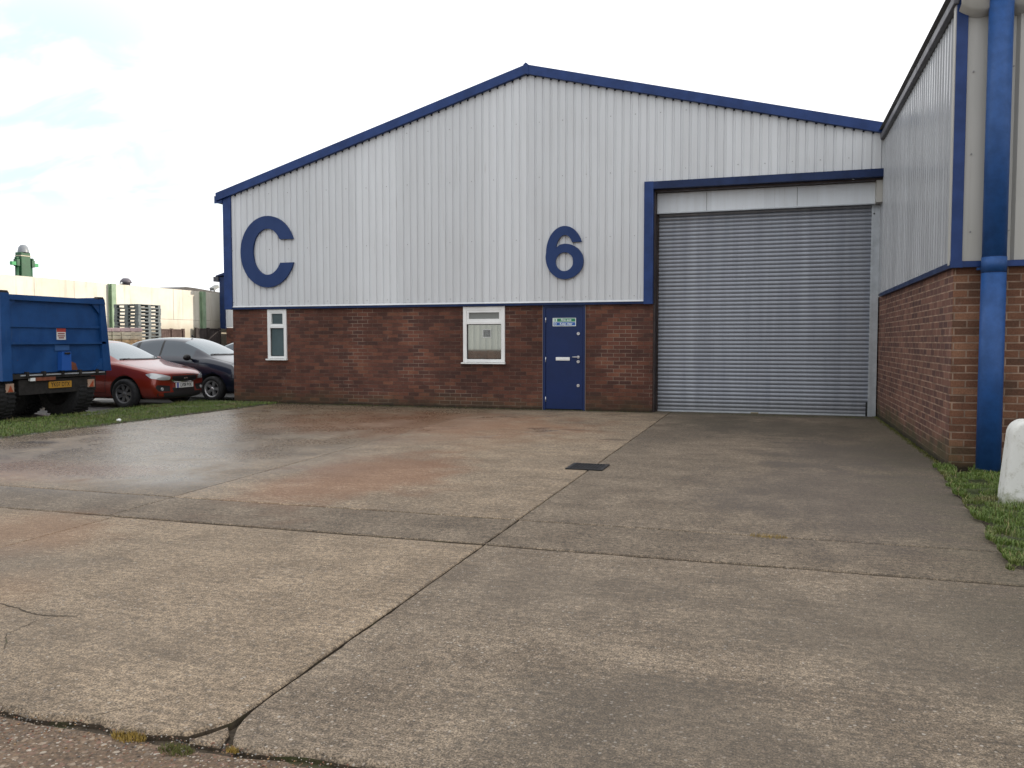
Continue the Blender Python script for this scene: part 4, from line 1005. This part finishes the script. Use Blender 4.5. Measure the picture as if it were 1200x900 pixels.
def plate_on(root, bvh, z, y, txt, w=.52, h=.11, yellow=False):
    h0, nn, _, _ = bvh.ray_cast(Vector((2, y, z)), Vector((-1, 0, 0))); x = h0.x + .035
    b = MB(); b.box((x - .04, y - w / 2, z - h / 2), (x, y + w / 2, z + h / 2), M_PLATEY if yellow else M_PLATE)
    b.box((x, y - w / 2, z - h / 2), (x + .002, y - w / 2 + .045, z + h / 2), M_EU)
    b.text(txt, .105, M_BLKPL, Matrix.Translation((x + .003, y + .02, z)) @ Matrix(((0, 0, 1, 0), (1, 0, 0, 0), (0, 1, 0, 0), (0, 0, 0, 1))), .002, .82)
    b.build('number_plate', root)
def common(root, bvh, doors, zline, mir):
    b = MB()
    for s in (1, -1):
        for L in doors: strip(b, bvh, L, 'side', M_DARK, .010, .003, s)
    b.build('door_seams', root)
    for s in (1, -1):
        b = MB(); t = bmesh.new(); bmesh.ops.create_icosphere(t, subdivisions=3, radius=1)
        b.bm(t, mir[3], Matrix.Translation((mir[0], s * mir[1], mir[2])) @ Matrix.Diagonal((.07, .115, .075, 1)), True); b.cyl((mir[0] + .02, s * (mir[1] - .17), mir[2] - .05), (mir[0] + .01, s * (mir[1] - .04), mir[2] - .03), .02, M_BLKPL, 8); b.build('wing_mirror', root)
    for s in (1, -1):
        for xh in zline:
            h, nn, _, _ = bvh.ray_cast(Vector((xh[0], 3 * s, xh[1])), Vector((0, -s, 0)))
            if h: b = MB(); b.box((xh[0] - .09, h.y + s * .004, xh[1] - .014), (xh[0] + .09, h.y + s * .035, xh[1] + .014), mir[3], bev=.008); b.build('door_handle', root)
# --- red hatchback.  x, zb, zm, zbelt, ztop, ws, wm, wb, wt, bow, tumble
RED = paint('red_car_paint', (.23, .022, .010), .35)
st = [(-.20, .27, .40, .55, .63, .58, .74, .70, .50, .16, .02), (-.24, .20, .43, .66, .745, .72, .80, .77, .56, .17, .02), (-.42, .17, .46, .77, .835, .80, .865, .82, .62, .13, .02),
      (-.85, .17, .50, .86, .92, .85, .90, .85, .66, .08, .02), (-1.15, .17, .52, .915, .985, .87, .91, .86, .70, .12, .02), (-1.28, .17, .52, .93, 1.02, .87, .91, .86, .70, .14, .03),
      (-1.70, .17, .53, .95, 1.235, .87, .915, .865, .665, .12, .045), (-2.10, .17, .53, .965, 1.415, .87, .92, .87, .60, .08, .05), (-2.3, .17, .53, .97, 1.455, .87, .92, .87, .59, .04, .05),
      (-2.85, .17, .53, .98, 1.475, .87, .92, .87, .59, 0, .05), (-3.4, .17, .54, .995, 1.455, .87, .915, .865, .58, 0, .05), (-3.85, .18, .56, 1.01, 1.395, .86, .90, .84, .56, -.03, .05),
      (-4.10, .20, .58, 1.0, 1.20, .84, .87, .80, .57, -.06, .04), (-4.24, .24, .58, .93, 1.0, .82, .85, .76, .56, -.07, .02), (-4.32, .28, .55, .80, .86, .76, .80, .72, .5, -.07, .02)]
gl = dict(screen=(5, 6), rear=(11,), side=(6, 7, 8, 9, 10), pillars=(-2.72, -3.5))
def red_front(root, bvh):
    for s in (1, -1):
        b = MB(); P = [(.43 * s, .665), (.58 * s, .71), (.75 * s, .745), (.815 * s, .73), (.80 * s, .635), (.66 * s, .60), (.44 * s, .60)]
        patch(b, bvh, P, 'front', M_LENS, .008); b.build('headlight', root)
        b = MB(); P = [(.40 * s, .47), (.74 * s, .50), (.76 * s, .44), (.70 * s, .36), (.42 * s, .35)]; patch(b, bvh, P, 'front', M_BLKPL, .006)
        h, nn, _, _ = bvh.ray_cast(Vector((2, .62 * s, .41)), Vector((-1, 0, 0))); b.cyl(h + Vector((0, 0, 0)), h + Vector((.02, 0, 0)), .035, M_LENS, 16); b.build('fog_light', root)
    b = MB(); P = [(-.40, .685), (.40, .685), (.37, .59), (.28, .56), (-.28, .56), (-.37, .59)]; patch(b, bvh, P, 'front', M_BLKPL, .007, n=60)
    strip(b, bvh, [(-.40, .60), (-.29, .55), (.29, .55), (.40, .60)], 'front', M_CHROME, .026, .014)
    h, nn, _, _ = bvh.ray_cast(Vector((2, 0, .625)), Vector((-1, 0, 0))); t = bmesh.new(); bmesh.ops.create_icosphere(t, subdivisions=3, radius=1); b.bm(t, M_CHROME, Matrix.Translation(h) @ Matrix.Diagonal((.016, .06, .026, 1)), True); b.build('grille', root)
    b = MB(); patch(b, bvh, [(-.36, .43), (.36, .43), (.32, .29), (-.32, .29)], 'front', M_BLKPL, .006); patch(b, bvh, [(-.72, .33), (.72, .33), (.70, .26), (.5, .215), (-.5, .215), (-.70, .26)], 'front', M_BLKPL, .007, n=80); b.build('lower_grille', root)
    plate_on(root, bvh, .475, 0, 'LV08 PVX')
    common(root, bvh, [[(-1.42, .32), (-1.38, .93)], [(-2.55, .3), (-2.58, .97)], [(-1.42, .32), (-3.2, .32)], [(-3.45, .98), (-3.42, .6), (-3.2, .32)]], [(-2.38, .86), (-3.3, .88)], (-1.62, .98, .99, RED))
    b = MB(); strip(b, bvh, [(-1.26, -.62), (-1.17, -.3), (-1.15, 0), (-1.17, .3), (-1.26, .62)], 'top', M_BLKPL, .05, .012)
    for y0, y1 in ((-.55, -.05), (.02, .5)): b.cyl((-1.22, y0, 1.035), (-1.30, y1, 1.07), .009, M_BLKPL, 6)
    b.build('wipers', root)
    b = MB(); strip(b, bvh, [(-.32, -.60), (-.7, -.70), (-1.15, -.76)], 'top', M_DARK, .008, .003); strip(b, bvh, [(-.32, .60), (-.7, .70), (-1.15, .76)], 'top', M_DARK, .008, .003); strip(b, bvh, [(-.62, .675), (-.3, .71), (0, .715), (.3, .71), (.62, .675)], 'front', M_DARK, .008, .003); b.build('bonnet_seam', root)
    b = MB(); b.cyl((-2.3, 0, 1.46), (-2.32, 0, 1.50), .02, M_BLKPL, 8); b.build('aerial_base', root)
ZP = -.055
car('red hatchback with a white number plate parked behind the blue trailer', (-12.12, 15.15, ZP), 0, st, gl, RED, (-.92, -3.56), .315, 7, red_front, alloy=M_DULL)
# --- navy small hatchback, taller and rounder
NAVY = paint('navy_car_paint', (.005, .008, .022), .3)
st2 = [(-.18, .27, .42, .60, .69, .52, .68, .64, .46, .14, .02), (-.22, .20, .46, .72, .80, .66, .75, .71, .5, .16, .02), (-.38, .17, .50, .83, .90, .74, .80, .76, .54, .13, .02),
       (-.70, .17, .54, .92, .99, .79, .83, .79, .60, .09, .02), (-.92, .17, .56, .965, 1.05, .81, .84, .80, .64, .12, .02), (-1.04, .17, .56, .98, 1.09, .81, .84, .80, .645, .14, .03),
       (-1.45, .17, .57, .99, 1.31, .81, .845, .80, .61, .13, .045), (-1.86, .17, .57, 1.0, 1.475, .81, .85, .80, .56, .09, .05), (-2.05, .17, .57, 1.0, 1.51, .81, .85, .80, .55, .04, .05),
       (-2.5, .17, .57, 1.01, 1.53, .81, .85, .80, .55, 0, .05), (-3.0, .17, .57, 1.02, 1.50, .81, .845, .80, .54, 0, .05), (-3.4, .18, .58, 1.02, 1.42, .80, .83, .78, .52, -.03, .05),
       (-3.62, .20, .6, 1.0, 1.22, .78, .81, .75, .52, -.06, .04), (-3.74, .24, .6, .95, 1.03, .76, .79, .71, .5, -.07, .02), (-3.80, .28, .55, .82, .88, .7, .74, .67, .46, -.07, .02)]
gl2 = dict(screen=(5, 6), rear=(11,), side=(6, 7, 8, 9, 10), pillars=(-2.35, -3.1))
def navy_front(root, bvh):
    for s in (1, -1):
        b = MB(); P = [(.44 * s, .80), (.58 * s, .85), (.70 * s, .85), (.72 * s, .76), (.66 * s, .68), (.52 * s, .67), (.44 * s, .72)]
        patch(b, bvh, P, 'front', M_LENS, .008); b.build('headlight', root)
        b = MB(); h, nn, _, _ = bvh.ray_cast(Vector((2, .60 * s, .44)), Vector((-1, 0, 0))); b.cyl(h - Vector((.01, 0, 0)), h + Vector((.018, 0, 0)), .045, M_LENS, 16); b.build('fog_light', root)
    b = MB(); patch(b, bvh, [(-.34, .66), (.34, .66), (.36, .60), (.3, .58), (-.3, .58), (-.36, .60)], 'front', M_BLKPL, .007, n=60); patch(b, bvh, [(-.36, .42), (.36, .42), (.34, .28), (-.34, .28)], 'front', M_BLKPL, .006); b.build('grille', root)
    plate_on(root, bvh, .50, 0, 'KX09 YFE')
    common(root, bvh, [[(-1.25, .32), (-1.2, .98)], [(-2.35, .3), (-2.38, 1.0)], [(-1.25, .32), (-2.9, .32)], [(-3.1, 1.0), (-3.05, .6), (-2.9, .32)]], [(-2.2, .9), (-2.95, .92)], (-1.42, .93, 1.04, M_BLKPL))
    b = MB(); strip(b, bvh, [(-1.02, -.58), (-.94, -.3), (-.91, 0), (-.94, .3), (-1.02, .58)], 'top', M_BLKPL, .05, .012); b.cyl((-.98, -.5, 1.10), (-1.05, .05, 1.15), .009, M_BLKPL, 6); b.build('wipers', root)
    b = MB(); strip(b, bvh, [(-.3, -.54), (-.6, -.63), (-.92, -.69)], 'top', M_DARK, .008, .003); strip(b, bvh, [(-.3, .54), (-.6, .63), (-.92, .69)], 'top', M_DARK, .008, .003); b.build('bonnet_seam', root)
    b = MB(); b.cyl((-1.98, 0, 1.52), (-2.0, 0, 1.57), .022, M_BLKPL, 8); b.build('aerial_base', root)
car('navy blue hatchback parked between the red car and the brick wall', (-11.75, 17.35, ZP), 0, st2, gl2, NAVY, (-.82, -3.24), .30, 5, navy_front)
# --- silver-grey saloon glimpsed behind
GREY = paint('silver_car_paint', (.22, .24, .25), .6)
def grey_front(root, bvh):
    for s in (1, -1):
        b = MB(); patch(b, bvh, [(.40 * s, .68), (.76 * s, .73), (.78 * s, .63), (.44 * s, .60)], 'front', M_LENS, .008); b.build('headlight', root)
    b = MB(); patch(b, bvh, [(-.30, .665), (.30, .665), (.26, .565), (-.26, .565)], 'front', M_BLKPL, .007); b.build('grille', root)
    common(root, bvh, [[(-1.42, .32), (-1.38, .93)], [(-2.55, .3), (-2.58, .97)]], [(-2.38, .86)], (-1.62, .98, .99, GREY))
car('dark glassed silver grey car, only its windscreen edge showing past the navy car', (-16.35, 20.2, ZP), R(180), st, gl, GREY, (-.92, -3.56), .315, 7, grey_front)

# ------------------------------------------------------------------ blue tipping trailer
def tb_f(N, b):
    p = N.pos(); n = N.noise(p, 2.2, 5, .65); f = N.noise(p, 16, 5, .75); x, y, z = N.sep(p)
    c = N.mix(N.rng(n, .35, .65), (.008, .048, .16), (.012, .066, .21))
    c = N.mix(N.rng(N.math('SUBTRACT', f, N.math('MULTIPLY', z, .12)), .54, .62), c, (.10, .04, .02))
    c = N.mix(N.math('MULTIPLY', N.rng(N.noise(N.mapv(p, (1, 9, .6)), 1.5, 5, .7), .58, .72), .3), c, (.05, .09, .17))
    N.put(b.inputs['Base Color'], c); N.put(b.inputs['Roughness'], N.rng(n, .3, .7, .36, .55)); b.inputs['Specular IOR Level'].default_value = .3
M_TB = mat('scuffed_blue_paint', build=tb_f)
M_CH = mat('grimy_chassis', (.014, .012, .011), .7, vary=.4, vscale=8)
M_RUST = mat('rusty_bar', (.16, .05, .025), .7, vary=.3, vscale=10)
M_ORL = mat('red_reflector', (.32, .07, .03), .3); M_ORW = mat('white_reflector', (.40, .27, .20), .35)
tr = thing('tipping_trailer', 'blue steel tipping trailer with yellow number plate parked on the left', 'trailer', (-14.5, 11.9, ZP))
XT = -12.3; YA, YB = 10.70, 12.98; ZT, ZL = 2.15, .80
b = MB()     # body box: tapered hull behind the tailgate
b.box((XT - 4.6, YA + .02, ZL), (XT - .06, YA + .06, ZT - .02), M_TB); b.box((XT - 4.6, YB - .06, ZL), (XT - .06, YB - .02, ZT - .02), M_TB); b.box((XT - 4.6, YA + .06, ZL), (XT - .06, YB - .06, ZL + .05), M_TB); b.box((XT - 4.65, YA + .02, ZL), (XT - 4.6, YB - .02, ZT), M_TB)
for k in range(6):
    for yy, s in ((YA + .02, -1), (YB - .02, 1)): b.box((XT - 4.4 + k * .85, min(yy, yy + s * .05), ZL + .02), (XT - 4.4 + k * .85 + .09, max(yy, yy + s * .05), ZT - .03), M_TB)
b.box((XT - 4.6, YA - .01, ZT - .02), (XT - .06, YA + .09, ZT + .05), M_TB); b.box((XT - 4.6, YB - .09, ZT - .02), (XT - .06, YB + .01, ZT + .05), M_TB)
b.build('hull', tr)
b = MB()     # tailgate in the YZ plane
Mx = Matrix(((0, 1, 0, XT), (1, 0, 0, 0), (0, 0, 1, 0), (0, 0, 0, 1)))
b.prism([(YA + .16, ZL + .02), (YB + .0, ZL + .02), (YB - .06, ZT - .06), (YA + .12, ZT - .06)], -.06, -.01, M_TB, M=Mx)
b.prism([(YA + .10, ZT - .08), (YB - .03, ZT - .08), (YB - .05, ZT + .01), (YA + .10, ZT + .01)], -.04, .07, M_TB, M=Mx)           # top rail
b.prism([(YB - .10, ZL), (YB + .10, ZL), (YB - .03, ZT + .02), (YB - .15, ZT + .02)], -.05, .05, M_TB, M=Mx)                        # right post, leaning
b.prism([(YB - .19, ZT + .02), (YB - .03, ZT + .02), (YB - .05, ZT + .06), (YB - .17, ZT + .06)], -.05, .04, M_DARK, M=Mx)
b.prism([(YA + .12, 1.61), (YB - .02, 1.61), (YB - .02, 1.66), (YA + .12, 1.66)], -.01, .018, M_TB, M=Mx)
b.prism([(YA + .12, 1.315), (YB - .02, 1.315), (YB - .02, 1.36), (YA + .12, 1.36)], -.01, .05, M_TB, M=Mx)
for p in ([(YA + .13, ZT - .08), (YA + .30, ZT - .08), (YA + .13, ZT - .25)], [(YB - .10, ZT - .08), (YB - .33, ZT - .08), (YB - .09, ZT - .32)], [(YB - .09, ZL + .02), (YB - .30, ZL + .02), (YB - .10, ZL + .25)]): b.prism(p, -.005, .035, M_TB, M=Mx)
b.build('tailgate', tr)
b = MB(); b.prism([(YA - .06, ZL - .1), (YA + .13, ZL - .1), (YA + .11, ZT + .03), (YA - .06, ZT + .03)], -.10, .10, M_TB, M=Mx); b.prism([(YA - .07, ZT + .03), (YA + .12, ZT + .03), (YA + .09, ZT + .07), (YA - .05, ZT + .07)], -.10, .09, M_DARK, M=Mx); b.build('corner_post', tr)
b = MB(); b.prism([(11.80, 1.20), (12.12, 1.20), (12.12, 1.30), (11.80, 1.30)], -.009, .012, mat('faded_blue_patch', (.03, .10, .26), .5), M=Mx); b.prism([(11.86, ZL + .04), (12.08, ZL + .04), (12.08, 1.18), (11.88, 1.18)], -.008, .09, mat('bright_blue_latch', (.015, .09, .36), .4), M=Mx); b.cyl((XT + .09, 11.93, 1.15), (XT + .10, 12.04, 1.15), .02, M_DARK, 8)
b.prism([(12.12, ZL + .04), (12.28, ZL + .04), (12.24, ZL + .16), (12.14, ZL + .20)], -.008, .03, M_RUST, M=Mx); b.build('tailgate_latch', tr)
b = MB(); b.box((XT - .009, 11.86, 1.395), (XT - .002, 12.06, 1.60), M_PLATE)
b.box((XT - .002, 11.86, 1.535), (XT, 12.06, 1.60), mat('notice_red', (.38, .05, .04), .5))
for zz_, w_ in ((1.505, .15), (1.465, .16), (1.43, .12)): b.box((XT - .002, 11.96 - w_ / 2, zz_ - .011), (XT, 11.96 + w_ / 2, zz_ + .011), mat('notice_text_red', (.22, .05, .04), .5))
b.build('warning_notice', tr)
b = MB(); b.box((XT - 4.5, YA + .6, .50), (XT - .1, YA + .75, ZL), M_CH); b.box((XT - 4.5, YB - .75, .50), (XT - .1, YB - .6, ZL), M_CH); b.box((XT - .15, YA + .15, .72), (XT + .02, YB - .0, ZL + .005), M_CH)
for k in range(5): b.box((XT - 4.3 + k, YA + .75, .58), (XT - 4.2 + k, YB - .75, .72), M_CH)
for yy in (11.15, 11.5, 11.9, 12.3, 12.7): b.box((XT + .0, yy, .755), (XT + .06, yy + .05, .84), M_CH)
b.box((XT - .02, YA + .35, .768), (XT + .035, YB - .05, .79), M_GUIDE); b.cyl((XT - 1.0, YA + .3, .42), (XT - 1.0, YB - .2, .42), .07, M_CH, 12); b.box((XT - 6.2, 11.75, .5), (XT - 4.4, 11.95, .65), M_CH); b.build('chassis', tr)
b = MB(); b.box((XT - .12, 11.05, .44), (XT - .02, 12.75, .70), M_CH); b.build('bumper_beam', tr)
b = MB(); b.box((XT - .02, 11.35, .675), (XT + .03, 11.78, .735), M_RUST); b.box((XT - .02, 11.25, .675), (XT + .028, 11.35, .73), M_WHITE); b.build('marker_bar', tr)
b = MB(); b.box((XT - .018, 11.66, .53), (XT + .0, 12.16, .645), M_PLATEY); b.text('YK07 DTX', .11, M_BLKPL, Matrix.Translation((XT + .002, 11.91, .587)) @ Matrix(((0, 0, 1, 0), (1, 0, 0, 0), (0, 1, 0, 0), (0, 0, 0, 1))), .001, .82); b.build('number_plate', tr)
for yy in (10.86, 12.62):
    b = MB(); b.box((XT - .02, yy - .075, .50), (XT + .01, yy + .075, .65), M_ORW, bev=.006)
    b.prism([(yy - .05, .51), (yy + .05, .51), (yy + .0, .62)] if yy < 12 else [(yy - .065, .51), (yy + .04, .51), (yy + .04, .635)], .0101, .018, M_ORL, M=Mx); b.build('tail_light', tr)
def big_wheel(x, y, r, w):
    b = MB(); Mx2 = Matrix.Translation((x, y, r + ZP)) @ Matrix.Rotation(R(90), 4, 'X')
    b.lathe([(r * .55, -w * .5), (r * .85, -w * .5), (r * .96, -w * .44), (r, -w * .35), (r, w * .35), (r * .96, w * .44), (r * .85, w * .5), (r * .55, w * .5)], M_TYRE, 48, Mx2)
    for k in range(40):
        a = 2 * math.pi * k / 40
        for s in (1, -1): b.box((r - .01, -.014, s * w * .04), (r + .016, .014, s * w * .42), M_TYRE, M=Mx2 @ Matrix.Rotation(a + s * .04, 4, 'Z'))
    o = b.build('wheel', tr); b = MB(); b.lathe([(r * .56, w * .45), (r * .52, w * .2), (r * .2, w * .15), (r * .18, w * .3), (0, w * .3)], M_CH, 24, Mx2); b.lathe([(r * .56, -w * .45), (r * .52, -w * .2), (0, -w * .15)], M_CH, 24, Mx2); b.build('rim', o)
for x_ in (XT - .50, XT - 1.62):
    for y_ in (10.80, 12.52): big_wheel(x_, y_, .49, .42)

# ------------------------------------------------------------------ unit across the road, behind the camera (seen in the window)
ow = thing('warehouse', 'sunlit pale ribbed unit across the road, seen only reflected in the window', 'warehouse', (-20, -20, 0))
b = MB(); corr(b, M_CLAD, -36, -4, lambda u: .8, lambda u: 6.0, -18, out=1, pitch=.4, flat=.25, slope=.03, depth=.05); b.build('cladding', ow)
b = MB(); b.box((-36, -18.3, -.1), (-4, -18.05, .8), B_MAIN); b.build('brick_wall', ow)
b = MB(); b.prism([(-36.3, 6.0), (-3.7, 6.0), (-3.7, 6.3), (-36.3, 6.3)], -18.0 + .1, -40, M_BLUE_D); b.build('roof', ow)
b = MB(); b.box((-36, -40, -.1), (-35.8, -18.3, 6), M_CLAD); b.box((-4.2, -40, -.1), (-4, -18.3, 6), M_CLAD); b.build('side_wall', ow)
